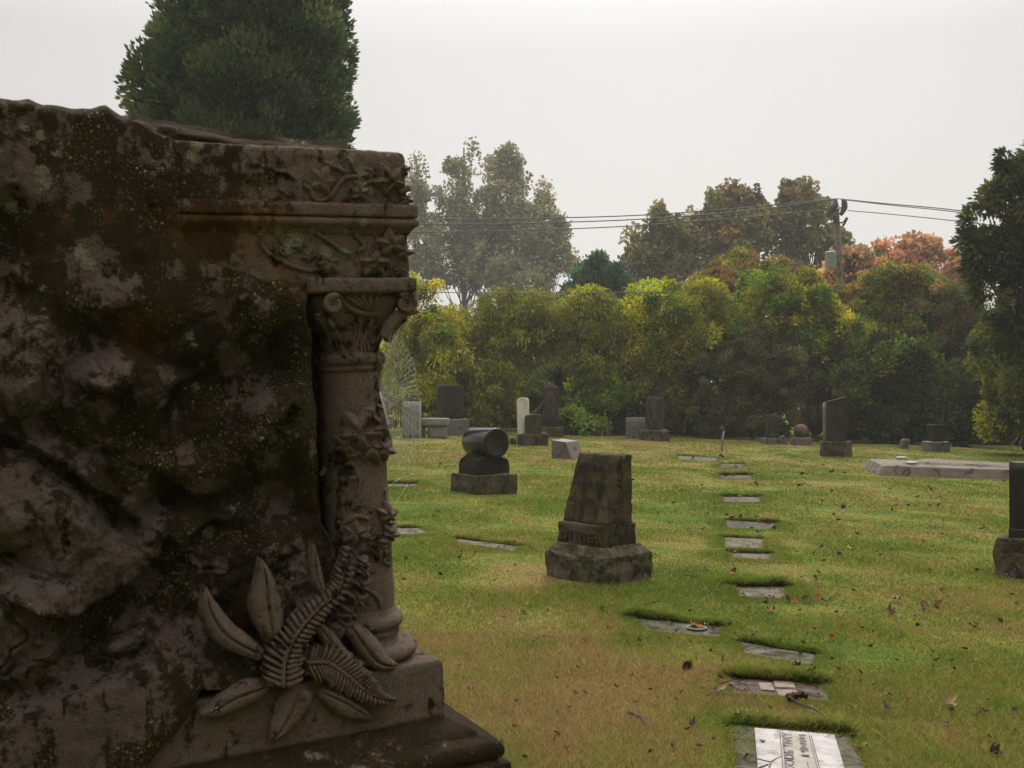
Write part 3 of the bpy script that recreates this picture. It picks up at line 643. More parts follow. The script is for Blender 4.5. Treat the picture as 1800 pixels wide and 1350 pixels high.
    # spider web between the column and the cornice
    wb = MB(); hub = (667, 690); ends = []
    g = np.random.default_rng(2); NR = 28
    out = [(688, 575), (700, 588), (710, 602), (720, 618), (727, 634), (732, 652), (734, 672), (737, 690), (739, 705), (738, 730), (736, 765), (733, 800), (730, 840), (716, 850), (706, 838)]
    op = smooth_path(out, 3)[::1]; idx = np.linspace(0, len(op)-1, NR); ox = np.interp(idx, np.arange(len(op)), op[:, 0]); oy = np.interp(idx, np.arange(len(op)), op[:, 1]); wy = plane(.02)
    def wt(p, r=.00020):
        p = np.asarray(p, float); Q = onS(p[:, 0], p[:, 1], wy); wb.add(*tube(Q, r, 4))
    for x, y in zip(ox, oy): wt([hub, ((hub[0]+x)/2, (hub[1]+y)/2+1.0), (x, y)])
    for k in range(24):
        f = .12+.86*k/23; P = []
        for i, (x, y) in enumerate(zip(ox, oy)):
            q = f+.02*g.normal(); P.append((hub[0]+(x-hub[0])*q, hub[1]+(y-hub[1])*q+2.5*f))
            if i < NR-1: x2, y2 = (x+ox[i+1])/2, (y+oy[i+1])/2; P.append((hub[0]+(x2-hub[0])*q*.985, hub[1]+(y2-hub[1])*q*.985+4.2*f))
        wt(P, .00016)
    for a, c in (((688, 560), (688, 575)), ((731, 555), (700, 588)), ((667, 640), (700, 588)), ((686, 900), (716, 852)), ((739, 700), (737, 850)), ((676, 860), (704, 840))): wt([a, ((a[0]+c[0])/2, (a[1]+c[1])/2), c], .0003)
    m, nt, bs = newmat('silk'); bs.inputs['Base Color'].default_value = (.66, .66, .60, 1); bs.inputs['Roughness'].default_value = .4
    V = np.concatenate(wb.v); Vw = V@MM.T+MROOT
    o = mesh_from('spider_web', Vw, [np.concatenate(x) for x in wb.f.values()], m); tag(o, 'dewy orb spider web stretched beside the carved ivy column', 'spider web')
    FOOT.append((MROOT[0]-.35, MROOT[1]-.0, .55))

# ------------------------------------------------------------------ gravestones
def text_mesh(body, size, ext, mat, name, parent, loc, rot, align='CENTER', scale=(1, 1, 1), bold=0., spacing=1.0):
    cu = bpy.data.curves.new(name, 'FONT'); cu.body = body; cu.size = size; cu.extrude = ext; cu.align_x = align; cu.offset = bold; cu.space_character = spacing
    t = bpy.data.objects.new(name, cu); COL.objects.link(t); bpy.context.view_layer.update()
    me = bpy.data.meshes.new_from_object(t.evaluated_get(bpy.context.evaluated_depsgraph_get())); bpy.data.objects.remove(t)
    me.materials.clear(); me.materials.append(mat); o = bpy.data.objects.new(name, me); COL.objects.link(o)
    o.parent = parent; o.location = loc; o.rotation_euler = rot; o.scale = scale; return o
def prism(name, pts, y0, y1, mat, parent, bev=.008, amp=0., seed=0):
    """outline pts (x,z) extruded from y0 to y1"""
    bm = bmesh.new(); a = [bm.verts.new((x, y0, z)) for x, z in pts]; b = [bm.verts.new((x, y1, z)) for x, z in pts]; n = len(pts)
    bm.faces.new(a); bm.faces.new(b[::-1])
    for i in range(n): bm.faces.new((a[i], b[i], b[(i+1) % n], a[(i+1) % n]))
    if bev: bmesh.ops.bevel(bm, geom=bm.edges[:], offset=bev, segments=2, affect='EDGES', profile=.5)
    return from_bm(name, bm, mat, parent)
def stone(root, name, mat, *a, **k):
    k.setdefault('n', 12); v, f = boxq(*a, **k); return mesh_from(name, v, f, mat, root, True)
def place(px, py): p = G(px, py); return p, p[1]/F*1.0
def build_stones():
    DG = stone_mat('dark_granite', (.011, .008, .007), (.024, .018, .015), stain=.35, scale=1.2, rough=.2, bump=.05, grain=.3, spec=.4)
    DP = stone_mat('dark_pedestal', (.022, .017, .014), (.045, .036, .03), stain=.5, rough=.75, bump=.3, spec=.1)
    RB = stone_mat('rough_granite', (.08, .062, .042), (.16, .122, .086), stain=.55, scale=1.3, bump=1., moss=(.06, .055, .02), moss_amt=.5, lichen=(.38, .36, .28), lich_amt=.3, spec=.08)
    OS = stone_mat('old_sandstone', (.050, .042, .027), (.108, .09, .060), dark=(.030, .024, .015), stain=.45, scale=1.5, streak=True, bump=.9, moss=(.08, .066, .018), moss_amt=.4, spec=.06)
    OB = stone_mat('old_base', (.10, .082, .058), (.18, .15, .11), stain=.55, scale=2, bump=1., moss=(.06, .06, .02), moss_amt=.55, lichen=(.42, .42, .34), lich_amt=.35, spec=.06)
    LG = stone_mat('light_granite', (.21, .205, .19), (.28, .27, .25), dark=(.16, .15, .13), stain=.2, scale=1.5, rough=.6, bump=.15)
    MG = stone_mat('grey_granite', (.12, .10, .088), (.18, .155, .135), stain=.2, rough=.6, bump=.2, grain=.6)
    WM = stone_mat('white_marble', (.62, .58, .50), (.72, .69, .62), dark=(.20, .17, .12), stain=.25, streak=True, bump=.2)
    BR = stone_mat('brown_granite', (.032, .023, .019), (.058, .042, .034), stain=.3, bump=.3, spec=.1)
    ST = stone_mat('streaked_stone', (.05, .039, .03), (.105, .082, .063), dark=(.03, .024, .018), stain=.6, streak=True, scale=1.6, bump=.4, spec=.08)
    BK = stone_mat('black_granite', (.018, .016, .014), (.03, .027, .023), stain=.1, rough=.35, bump=.05, grain=.2, spec=.2)
    # drum on a gabled pedestal
    p, s = place(850, 868); t = thing('drum_gravestone', 'polished dark drum lying on a gabled pedestal and rough square base', 'gravestone', (p[0], p[1]+.25, p[2]-.03), R(33)); FOOT.append((p[0], p[1]+.25, .36))
    stone(t, 'base', RB, 0, 0, 0, .70, .68, .30, n=16, rnd=.02, amp=.028, freq=9, seed=2)
    stone(t, 'pedestal', DP, 0, 0, .295, .54, .50, .14, n=8, rnd=.01, amp=.004)
    for sg in (0, 1):
        o = prism('gable', [(-.265, .43), (.265, .43), (.23, .50), (.10, .545), (0, .60), (-.10, .545), (-.23, .50)], -.252, .252, DP, t, .006)
        if sg: o.rotation_euler = (0, 0, R(90)); o.scale = (.93, 1.055, .985)
    v, f = lathe([(.001, 0), (.150, 0), (.153, -.002), (.197, -.002), (.205, .004), (.207, .012), (.207, .60), (.203, .608), (.197, .61), (.001, .61)], 64)
    v = np.stack([v[:, 0], v[:, 2]-.34, v[:, 1]+.735], 1); o = mesh_from('drum', v, f, DG, t, True)
    m_ = o.modifiers.new('e', 'EDGE_SPLIT'); m_.split_angle = R(40)
    # leaning tapered stone on a block
    c = G(1058, 1033); t = thing('tapered_headstone', 'tapered mossy sandstone headstone with carved names standing on a rough block', 'gravestone', (c[0]+.016, c[1]+.42, c[2]-.04), R(41)); FOOT.append((c[0]+.02, c[1]+.42, .35))
    ROT = t.rotation_euler
    # local: -x face (left-front, text) and -y face (right-front); corner toward camera at (-x,-y)
    W, D = .62, .58
    stone(t, 'base', OB, 0, 0, 0, D, W, .25, n=26, rnd=.035, amp=.040, freq=7, seed=9)
    q = lambda z, x0, x1, y0, y1: [(x0, y0, z), (x1, y0, z), (x1, y1, z), (x0, y1, z)]
    v, f = hexa(q(.235, -.285, .285, -.305, .305), q(.315, -.22, .20, -.24, .25), n=14, rnd=.012, amp=.008, freq=14, seed=1); mesh_from('base_slope', v, f, OB, t, True)
    v, f = hexa(q(.30, -.214, .157, -.236, .246), q(.47, -.212, .154, -.235, .243), n=16, rnd=.012, amp=.012, freq=18, seed=4); mesh_from('name_band', v, f, OS, t, True)
    b, tp = q(.468, -.210, .148, -.233, .240), q(.985, -.050, .152, -.234, .185)
    v, f = hexa(b, tp, n=34, rnd=.014, amp=.016, freq=14, seed=6)
    mesh_from('tapered_block', v, f, OS, t, True)
    ang = math.atan2(.168, .517); CUT = flat_mat('cut_letters', (.015, .012, .008), .9)
    def onface(y, z, out=.006): return (-.210+.168*(z-.468)/.517-out-.004, y, z)
    def fitw(o, wd):
        xs = [v_.co.x for v_ in o.data.vertices]; o.scale = (wd/(max(xs)-min(xs)), 1, 1)
    def txt(s_, y, z, size, wd, mat, nm, ext=.003, sp=1.0, slant=0): text_mesh(s_, size, ext, mat, nm, t, onface(y, z), (R(90)-0*ang, 0, R(-90)), spacing=sp, bold=.0012).rotation_euler = (Matrix.Rotation(R(-90), 4, 'Z')@Matrix.Rotation(R(90)-ang, 4, 'X')).to_euler(); fitw(t.children[-1], wd)
    RL = flat_mat('raised_letters', (.14, .112, .062), .9, var=.5, scale=40); RL = OS
    txt('HELENA  E.', -.04, .875, .072, .34, CUT, 'lettering', .004, 1.0); txt('NEUNER', -.03, .745, .070, .26, CUT, 'lettering', .004, 1.0); txt('1852 \u2013 1907', .03, .625, .058, .30, CUT, 'lettering', .004, 1.0)
    o = text_mesh('BITTNER', .095, .008, OS, 'raised_lettering', t, (-.220, .0, .345), (R(90), 0, R(-90)), bold=.003, spacing=1.02); fitw(o, .41)
    # carved vine on the right-hand face
    mb = MB(); path = smooth_path([(-.13, -.244, .31), (-.115, -.245, .42), (-.07, -.240, .50), (-.06, -.240, .60), (-.01, -.240, .70), (0, -.240, .80), (.04, -.240, .93)], 8); mb.add(*tube(path, .008, 8))
    g = np.random.default_rng(4)
    for i in range(3, len(path), 3):
        for _ in range(2):
            c0 = path[i]+np.array([g.normal(0, .022), 0, g.normal(0, .012)]); a = np.linspace(0, 2*math.pi, 11)[:-1]; r = .024*(1-.4*(np.arange(10) % 2))*g.uniform(.7, 1.2)
            vv = np.vstack([np.stack([c0[0]+r*np.cos(a), np.full(10, c0[1]+.004), c0[2]+r*np.sin(a)], 1), [[c0[0], c0[1]-.010, c0[2]]]]); mb.add(vv, np.array([[k, (k+1) % 10, 10] for k in range(10)]))
    mb.build('carved_vine', OS, t)
    # black stone at the right
    p = G(1750, 1010); t = thing('black_headstone', 'black polished headstone on a grey rough base at the right edge of the lawn', 'gravestone', (p[0]+.06, p[1]+.05, p[2]-.03), R(-38)); FOOT.append((p[0]+.32, p[1]-.06, .34)); FOOT.append((p[0]+.6, p[1]-.2, .34))
    stone(t, 'base', RB, .46, 0, 0, .92, .36, .36, n=22, rnd=.02, amp=.025, freq=9, seed=12)
    stone(t, 'tablet', BK, .47, .0, .355, .74, .22, .64, n=6, rnd=.006, amp=.0); stone(t, 'ledge', BK, .47, -.004, .352, .745, .235, .085, n=4, rnd=.004)
    # bench and grey block
    p, s = place(762, 770); t = thing('stone_bench', 'pale grey stone bench beside a grey upright stone', 'bench', (p[0], p[1], p[2]), R(6)); k = s
    stone(t, 'seat', LG, 2*k, 0, 22*k, 52*k, .42, 13*k, n=4, rnd=.02); stone(t, 'leg', LG, 7*k, .02, 0, 34*k, .30, 22.3*k, n=4, rnd=.01); stone(t, 'leg', MG, -17*k, .05, 0, 6*k, .28, 22.3*k, n=3, rnd=.01)
    p, s = place(724, 770); t = thing('upright_stone', 'plain pale grey upright stone behind the spider web', 'gravestone', tuple(p), R(4)); stone(t, 'block', LG, 0, 0, -.05, 33*s, .5, 64*s+.05, n=4, rnd=.01)
    # tall dark die stone
    p, s = place(802, 766); t = thing('granite_headstone', 'tall dark brown granite block stone on a grey base behind the bench', 'gravestone', tuple(p), R(27))
    stone(t, 'tablet', BR, -.08, .3, 30*s, .70, .62, 59*s, n=8, rnd=.02, amp=.006); stone(t, 'base', MG, -.04, .3, -.05, .98, .82, 30*s+.05, n=8, rnd=.02, amp=.02)
    # white marble slab
    p, s = place(921, 781); t = thing('marble_slab', 'slim white marble slab with a rounded top', 'gravestone', tuple(p), R(-8)); h = 82*s; w = 21*s
    prism('slab', [(-w/2, -.05), (w/2, -.05), (w/2, h*.95), (w*.38, h*.985), (w*.15, h), (-w*.15, h), (-w*.38, h*.985), (-w/2, h*.95)], -.06, .06, WM, t, .012).rotation_euler = (0, R(-1.6), 0)
    # small dark rounded stone on two rough lumps
    p, s = place(936, 782); t = thing('rounded_headstone', 'small blackened round topped headstone on two rough lumps before the white slab', 'gravestone', tuple(p), R(22))
    w = 27*s; h0 = 18*s; h1 = 54*s
    prism('tablet', [(-w/2, h0), (w/2, h0), (w/2, h1*.90), (w*.42, h1*.96), (w*.25, h1), (-w*.25, h1), (-w*.42, h1*.96), (-w/2, h1*.90)], -.15, .25, stone_mat('blackened_stone', (.035, .028, .022), (.07, .055, .04), stain=.4, streak=True, moss=(.06, .055, .02)), t, .02)
    stone(t, 'base', RB, -12*s, 0, -.05, 26*s, .5, 20*s+.05, n=12, rnd=.05, amp=.06, freq=4, seed=21); stone(t, 'base', RB, 14*s, .1, -.05, 25*s, .5, 20*s+.05, n=12, rnd=.05, amp=.06, freq=4, seed=24)
    # tall shaft stone on two tiers
    p, s = place(974, 769); t = thing('pillar_headstone', 'tall dark pillar headstone with a domed top on a stepped base', 'gravestone', tuple(p), R(30))
    stone(t, 'pillar', ST, 0, .2, 31*s, 20*s, 20*s, 58*s, n=12, rnd=.03, amp=.01); stone(t, 'cap', ST, 0, .2, 88*s, 18*s, 18*s, 7*s, tx=9*s, ty=9*s, n=8, rnd=.04, amp=.02)
    stone(t, 'upper_step', DP, 0, .2, 18*s, 28*s, 28*s, 15*s, n=8, rnd=.02, amp=.01); stone(t, 'lower_step', RB, 0, .2, -.05, 34*s, 34*s, 19*s+.05, n=8, rnd=.02, amp=.02)
    # low slanted wedge
    p, s = place(1000, 807); t = thing('slant_marker', 'low pale grey slant faced marker behind the tapered headstone', 'gravestone', (p[0], p[1]+.1, p[2]-.02), R(22))
    prism('wedge', [(-.26, 0), (.24, 0), (.07, .40), (-.26, .44)], -.32, .32, MG, t, .008).rotation_euler = (0, 0, R(0)); t.rotation_euler = (0, 0, R(-28))
    t.children[0].data.transform(Matrix.Identity(4))
    # square grey stone
    p, s = place(1117, 771); t = thing('square_headstone', 'small square grey brown headstone standing against the hedge', 'gravestone', tuple(p), R(6)); stone(t, 'tablet', MG, 0, 0, -.05, 33*s, .3, 35*s+.05, n=5, rnd=.02); stone(t, 'top_edge', LG, 0, 0, 34.5*s, 32*s, .3, 2.5*s, n=3, rnd=.01)
    # flaring stone on mossy base
    p, s = place(1153, 775); t = thing('flared_headstone', 'upright weathered headstone slightly wider at the top on a mossy lumpy base', 'gravestone', tuple(p), R(14))
    stone(t, 'tablet', ST, 0, .1, 16*s, 24*s, .36, 61*s, tx=29*s, n=10, rnd=.02, amp=.01); stone(t, 'base', RB, 0, .1, -.05, 42*s, .7, 19*s+.05, n=14, rnd=.08, amp=.07, freq=4, seed=31)
    # water tap
    p, s = place(1269, 794); t = thing('water_tap', 'thin leaning grey standpipe tap in the lawn', 'tap', tuple(p), 0); k = s; IR = flat_mat('galvanised_pipe', (.22, .22, .20), .6, .3)
    mb = MB(); mb.add(*tube([(0, 0, -.05), (1*k, 0, 20*k), (3.2*k, 0, 36*k)], 1.9*k, 10)); mb.build('pipe', IR, t)
    mb = MB(); mb.add(*tube([(5*k, 0, 37*k), (3*k, 0, 39.5*k), (0, 0, 39.5*k), (-2.5*k, 0, 36*k)], 2.1*k, 8)); mb.add(*tube([(0, 0, 40*k), (0, 0, 43*k)], 1.2*k, 6)); mb.add(*tube([(-3*k, 0, 43*k), (4*k, 0, 43.6*k)], 1.*k, 6)); mb.build('spout', stone_mat('rusty_brass', (.12, .07, .03), (.2, .12, .06), bump=.2), t)
    # slab left of the ball
    p, s = place(1358, 781); t = thing('slab_headstone', 'dark narrow slab headstone on a low block left of the stone ball', 'gravestone', tuple(p), R(10)); stone(t, 'tablet', ST, 1*s, .1, 9*s, 20*s, .3, 43*s, n=6, rnd=.015, amp=.006); stone(t, 'base', MG, 0, .1, -.05, 29*s, .55, 11*s+.05, n=6, rnd=.02, amp=.02)
    p, s = place(1377, 781); t = thing('stub_stone', 'short sloping stone stub between the slab and the stone ball', 'gravestone', tuple(p), R(0)); stone(t, 'stub', MG, 0, 0, -.05, 15*s, .3, 15*s+.05, tx=7*s, dx=-3*s, n=6, rnd=.03, amp=.02)
    # ball
    p, s = place(1412, 783); t = thing('ball_headstone', 'round reddish stone ball on a square pale base', 'gravestone', tuple(p), R(12)); v, f = lathe([(13.5*s*math.sin(a)+1e-4, 13.5*s*math.cos(a)) for a in np.linspace(math.pi, 0, 22)], 36, False); v = v+np.array([0, .15, 24*s]); mesh_from('ball', v, f, stone_mat('red_granite', (.10, .06, .042), (.15, .095, .07), stain=.5, bump=.2, spec=.1), t); stone(t, 'base', MG, 0, .15, -.05, 28*s, 28*s, 14*s+.05, n=6, rnd=.02, amp=.015)
    # slant topped tall stone
    p, s = place(1474, 803); t = thing('slant_top_headstone', 'tall headstone with a slanting top on a pale rough block', 'gravestone', (p[0], p[1]+.25, p[2]), R(-8)); w = 37*s
    prism('tablet', [(-w/2, 24*s), (w/2, 24*s), (w/2, 106*s), (-w/2, 96*s)], -.15, .15, BR, t, .012); stone(t, 'edge_strip', MG, -w/2-.012, 0, 24*s, .05, .31, 71*s, n=3, rnd=.008); stone(t, 'base', RB, 0, 0, -.05, 51*s, .62, 27*s+.05, n=12, rnd=.04, amp=.03, freq=6, seed=40)
    # little tilted stone
    p, s = place(1588, 789); t = thing('tilted_stone', 'little tilted stone leaning at the dark hedge foot', 'gravestone', tuple(p), R(20)); stone(t, 'slab', MG, 0, 0, -.05, 15*s, .12, 17*s+.05, dx=4*s, n=4, rnd=.02, amp=.01)
    # stone at far right
    p, s = place(1648, 794); t = thing('capped_headstone', 'small dark capped headstone on a pale block beyond the grave kerb', 'gravestone', tuple(p), R(8)); stone(t, 'tablet', BR, 0, .1, 17*s, 19*s, .3, 28*s, n=6, rnd=.03, amp=.01); stone(t, 'cap', BR, 0, .1, 43*s, 23*s, .36, 5*s, n=6, rnd=.03, amp=.02); stone(t, 'base', MG, 0, .1, -.05, 35*s, .6, 18*s+.05, n=8, rnd=.03, amp=.02)
    # broken stump by the dark hedge
    p = G(683, 793); t = thing('weathered_post', 'short weathered stone post half hidden behind the ivy column', 'gravestone', (p[0]-.02, p[1], p[2]-.03), R(5)); stone(t, 'post', RB, 0, 0, 0, 17*p[1]/F, .25, 37*p[1]/F, n=6, rnd=.02, amp=.015)
    p = G(901, 781); t = thing('fieldstone', 'small brown rock in the grass left of the white slab', 'rock', (p[0], p[1], p[2]-.05), 0); stone(t, 'rock', RB, 0, 0, 0, .16, .16, .22, n=8, rnd=.07, amp=.04, seed=50)
    # grave kerb (raised ledger) with two discs
    A = [G(1540, 836), G(1790, 837), G(1790, 808), G(1518, 806)]; t = thing('grave_ledger', 'long low pinkish concrete grave cover with sloping sides', 'grave cover', tuple(A[0]), 0)
    L = [np.array([a[0], a[1], a[2]])-A[0] for a in A]; PK = stone_mat('pink_concrete', (.13, .102, .082), (.20, .16, .128), stain=.3, scale=1., bump=.6, lichen=(.5, .42, .3))
    hgt = .20; n = 12
    L = [np.array([0, 0, 0]), np.array([3.4, .0, -.11]), np.array([4.0, 2.5, -.11]), np.array([.52, 2.5, 0])]
    dn = np.array([0, 0, -.08]); ins = [(.16, .10, hgt), (-.1, .10, hgt), (-.1, -.10, hgt), (.12, -.10, hgt)]
    v, f = hexa([a+dn for a in L], [a+np.array(i) for a, i in zip(L, ins)], n=26, rnd=.02, amp=.018, freq=5, seed=3); mesh_from('cover', v, f, PK, t)
    v, f = hexa([L[0]+(.75, .75, hgt-.02), L[1]+(-.2, .75, hgt-.02), L[2]+(-.2, -.7, hgt-.02), L[3]+(1.0, -.7, hgt-.02)], [L[0]+(.95, .85, hgt+.04), L[1]+(-.2, .85, hgt+.04), L[2]+(-.2, -.8, hgt+.04), L[3]+(1.2, -.8, hgt+.04)], n=10, rnd=.02, amp=.01, freq=5, seed=8); mesh_from('raised_panel', v, f, PK, t)
    GR = flat_mat('verdigris', (.25, .29, .25), .6)
    for i, (px, py, lb) in enumerate(((1585, 806, 'round greenish bronze vase cap farther back on the pink grave cover'), (1603, 815, 'round greenish bronze vase cap nearer the front of the pink grave cover'))):
        d = ray(px, py); z = A[0][2]+hgt+.0; tt = (z-CAMZ)/d[2]; q_ = CAM+d*tt
        o = thing('vase_cap', lb, 'vase cap', (q_[0], q_[1], q_[2]-.005), 0, 'bronze vase caps on the grave cover'); v, f = lathe([(.001, 0), (.10, 0), (.13, .01), (.135, .03), (.10, .045), (.001, .045)], 24); mesh_from('cap', v, f, GR, o)
    # flat lawn markers
    GM = stone_mat('marker_granite', (.085, .077, .062), (.155, .14, .115), stain=.35, scale=2.5, bump=.6, grain=.8, moss=(.05, .055, .02), moss_amt=.45, spec=.04, lichen=(.25, .22, .15), lich_amt=.4)
    GP = stone_mat('marker_pale', (.12, .105, .082), (.20, .175, .14), dark=(.07, .06, .045), stain=.5, scale=2.5, bump=.5, spec=.04, moss=(.06, .06, .025), moss_amt=.35)
    BRZ = stone_mat('marker_brown', (.08, .06, .052), (.125, .098, .082), stain=.4, scale=2, bump=.3, spec=.04)
    LB = {'a': ('grey concrete marker with a cracked white marble panel, nearest of the flat markers', GM), 'b': ('flat brownish marker with three small pale panels and an orange leaf on it', BRZ),
          'c': ('flat mossy grey marker just beyond the brown panelled marker', GM), 'd': ('flat grey marker holding a round vase full of orange leaves', GM), 'e': ('flat pale grey marker just beyond the leafy vase marker, with leaves along its far edge', GP),
          'f': ('flat pale marker, the farther of the close pair right of the tapered headstone', GP), 'g': ('narrow flat marker, the nearer of the close pair, with yellow leaves on its left end', GP), 'h': ('flat marker heaped with orange leaves along its far edge', GM),
          'i': ('flat tan marker under a dark fringe of grass, beyond the leaf heaped marker', GP), 'j': ('sunken marker with a reddish leaf at its right end', GM), 'k': ('small flat marker near the far end of the row', GM),
          'm': ('flat pale marker beside the ivy column, front left of the lawn', GP), 'n': ('flat pale marker with a red leaf, between the column and the tapered headstone', GP), 'o': ('flat tan marker under the spider web, left of the drum stone', GP), 'p': ('long pale marker far up the lawn left of the row', GP)}
    roots = {}
    for kx, q in MQ.items():
        c = q.mean(0); z = float(zbase(*c))-.0; t = thing('flat_marker', LB[kx][0], 'flat grave marker', (c[0], c[1], z), 0, 'flat markers set in the lawn'); roots[kx] = (t, c, z)
        zz = [float(zbase(*a))-z for a in q]; o_ = [3, 2, 1, 0]
        B = [(q[i][0]-c[0], q[i][1]-c[1], zz[i]-.07) for i in o_]; T = [(q[i][0]-c[0], q[i][1]-c[1], zz[i]) for i in o_]
        v, f = hexa(B, T, n=12, rnd=.008, amp=.004, freq=20, seed=hash(kx) % 7); mesh_from('slab', v, f, LB[kx][1], t)
    def lift(kx, pts, dz, name, mat, h=.006, parent=None):
        t, c, z = roots[kx]; P = [G(*p, dz=.0) for p in pts]; B = [(p[0]-c[0], p[1]-c[1], p[2]-z+dz) for p in P]; T = [(a, b, e+h) for a, b, e in B]
        v, f = hexa([B[i] for i in (3, 2, 1, 0)], [T[i] for i in (3, 2, 1, 0)], n=3, rnd=.002); return mesh_from(name, v, f, mat, parent or t)
    MW = stone_mat('panel_marble', (.36, .34, .33), (.47, .45, .44), dark=(.22, .20, .17), stain=.34, scale=3, bump=.25, rough=.9, spec=.04)
    pa = lift('a', [(1326, 1281), (1467, 1293), (1511, 1440), (1340, 1440)], .0, 'marble_panel', MW)
    INK = flat_mat('engraving', (.10, .09, .10), .9)
    pc = lift('a', [(1374, 1290), (1424, 1294), (1459, 1432), (1386, 1432)], .0045, 'inscribed_field', stone_mat('panel_field', (.28, .26, .22), (.36, .33, .29), dark=(.25, .22, .18), stain=.3, scale=4), .003, pa)
    # engraved lines, letters (reading away from the camera) and the crack
    t, c, z = roots['a']
    def gp(px, py, dz=.010): P = G(px, py, dz=.0); return np.array([P[0]-c[0], P[1]-c[1], P[2]-z+dz])
    mb = MB()
    for a, b in (((1371, 1290), (1383, 1434)), ((1375, 1290), (1388, 1434)), ((1426, 1296), (1462, 1434)), ((1422, 1296), (1457, 1434))): mb.add(*tube([gp(*a, .0062), gp(*b, .0062)], .0022, 6))
    mb.build('rule_lines', INK, t); mb = MB()
    for P in ([(1330, 1336), (1345, 1340), (1355, 1342), (1365, 1336), (1373, 1333)], [(1355, 1342), (1349, 1362), (1352, 1390), (1346, 1420)], [(1334, 1352), (1350, 1346)]): mb.add(*tube([gp(*a, .0058) for a in P], .0030, 6))
    mb.build('crack', INK, t)
    a, b = gp(1398, 1430), gp(1384, 1294); d = b-a; ang = math.atan2(d[1], d[0])
    for s_, pa_, pb_, sz in (('MARY  WOODS  TAY', (1405, 1430), (1391, 1294), .052), ('1881 \u2014 1944', (1440, 1430), (1416, 1297), .044)):
        a, b = gp(*pa_, .0078), gp(*pb_, .0078); d = b-a; L_ = np.linalg.norm(d)
        o = text_mesh(s_, sz, .0008, INK, 'lettering', t, tuple((a+b)/2), (0, 0, math.atan2(d[1], d[0])), bold=.0); w_ = o.dimensions[0] or 1
        xs = [v_.co.x for v_ in o.data.vertices]; w_ = max(xs)-min(xs); o.scale = (L_*.94/w_, 1, 1)
    PB = stone_mat('panel_tan', (.19, .14, .115), (.26, .195, .165), stain=.15, scale=4, bump=.3)
    for pts in ([(1333, 1200), (1357, 1201), (1362, 1215), (1337, 1213)], [(1359, 1197), (1394, 1199), (1399, 1210), (1363, 1209)], [(1364, 1213), (1400, 1214), (1405, 1226), (1369, 1224)]): lift('b', pts, .0, 'panel', PB, .004)
    # round vase with leaves
    P = G(1225, 1105, dz=.004); t = thing('flower_vase', 'round sunken metal vase rim filled with orange leaves', 'vase', tuple(P), 0); v, f = lathe([(.054, 0), (.062, .0), (.064, .008), (.060, .011), (.055, .008), (.05, -.004), (.045, -.01)], 28, False); mesh_from('rim', v, f, flat_mat('vase_metal', (.12, .125, .10), .6), t)

# ------------------------------------------------------------------ trees, shrubs, pole
BOOST = 2.2
def rdir(g, n): v = g.normal(size=(n, 3)); return v/np.linalg.norm(v, axis=1)[:, None]
def leaf_quads(P, D, L, W, g, col, fold=0):
    """rhombic leaves at P pointing along D"""
    n = len(P); D = D/np.linalg.norm(D, axis=1)[:, None]; S = np.cross(D, rdir(g, n)); S /= np.linalg.norm(S, axis=1)[:, None]+1e-9
    L = L[:, None]; W = W[:, None]
    V = np.stack([P, P+D*L*.45+S*W, P+D*L, P+D*L*.45-S*W], 1).reshape(-1, 3); C = np.repeat(col, 4, axis=0); return V, C
def pick(g, n, pal, wts=None):
    pal = np.array(pal); i = g.choice(len(pal), n, p=wts); return pal[i]
def crown(name, lobes, n, size, pal, g, parent, wts=None, asp=.32, clump=.30, droop=0., outw=.6, up=.2, cvar=.35, shell=.75, low=-.5, loc=None, spray=0, clumpn=None, patch=None, mat=None, rough=.45, cden=130):
    """lobes: (x,y,z,rx,ry,rz). Leaves gather in clumps over each lobe."""
    lobes = np.array(lobes, float); pal = np.array(pal)*BOOST; area = (lobes[:, 3]*lobes[:, 5]); pr = area/area.sum()
    nc = clumpn or max(20, int(n/cden)); li = g.choice(len(lobes), nc, p=pr); d = rdir(g, nc); d[:, 2] = np.where(d[:, 2] < low, -d[:, 2]*.6, d[:, 2])
    rad = g.uniform(shell, 1.04, nc)**1.0; rad = np.where(g.random(nc) < .12, g.uniform(.3, .8, nc), rad)
    q = d*1.7+li[:, None]*3.1; rad = rad*(1+rough*n3(q, 1.3, 3, 1.)); rad = np.where((g.random(nc) < .10) & (rad > .8), rad*g.uniform(1.05, 1.25, nc), rad)
    C = lobes[li, :3]+d*lobes[li, 3:]*rad[:, None]; nrm = d/lobes[li, 3:]; nrm /= np.linalg.norm(nrm, axis=1)[:, None]
    cs = clump*g.uniform(.6, 1.5, nc); ccol = pick(g, nc, pal, wts)*(1+cvar*g.normal(size=(nc, 1))*.6)
    if patch is not None: ccol = patch(C, ccol)
    ci = g.integers(0, nc, n); off = rdir(g, n)*(g.random(n)**.45)[:, None]; 
    T1 = np.cross(nrm[ci], rdir(g, n)); T1 /= np.linalg.norm(T1, axis=1)[:, None]
    off = off-nrm[ci]*np.sum(off*nrm[ci], 1)[:, None]*.45
    P = C[ci]+off*cs[ci][:, None]; P[:, 2] -= droop*np.sum(off*off, 1)*cs[ci]
    D = rdir(g, n)*.9+nrm[ci]*outw+np.array([0, 0, up-droop])
    if spray: D = off*spray+nrm[ci]*outw+np.array([0, 0, up-droop])+rdir(g, n)*.35
    L = size*g.uniform(.6, 1.35, n); col = np.clip(ccol[ci]*(1+.20*g.normal(size=(n, 1))), .004, .8)
    V, Cc = leaf_quads(P, D, L, L*asp, g, col); f = np.arange(len(V)).reshape(-1, 4)
    return mesh_from(name, V, f, mat or LEAF, parent, False, {'tint': Cc}), C
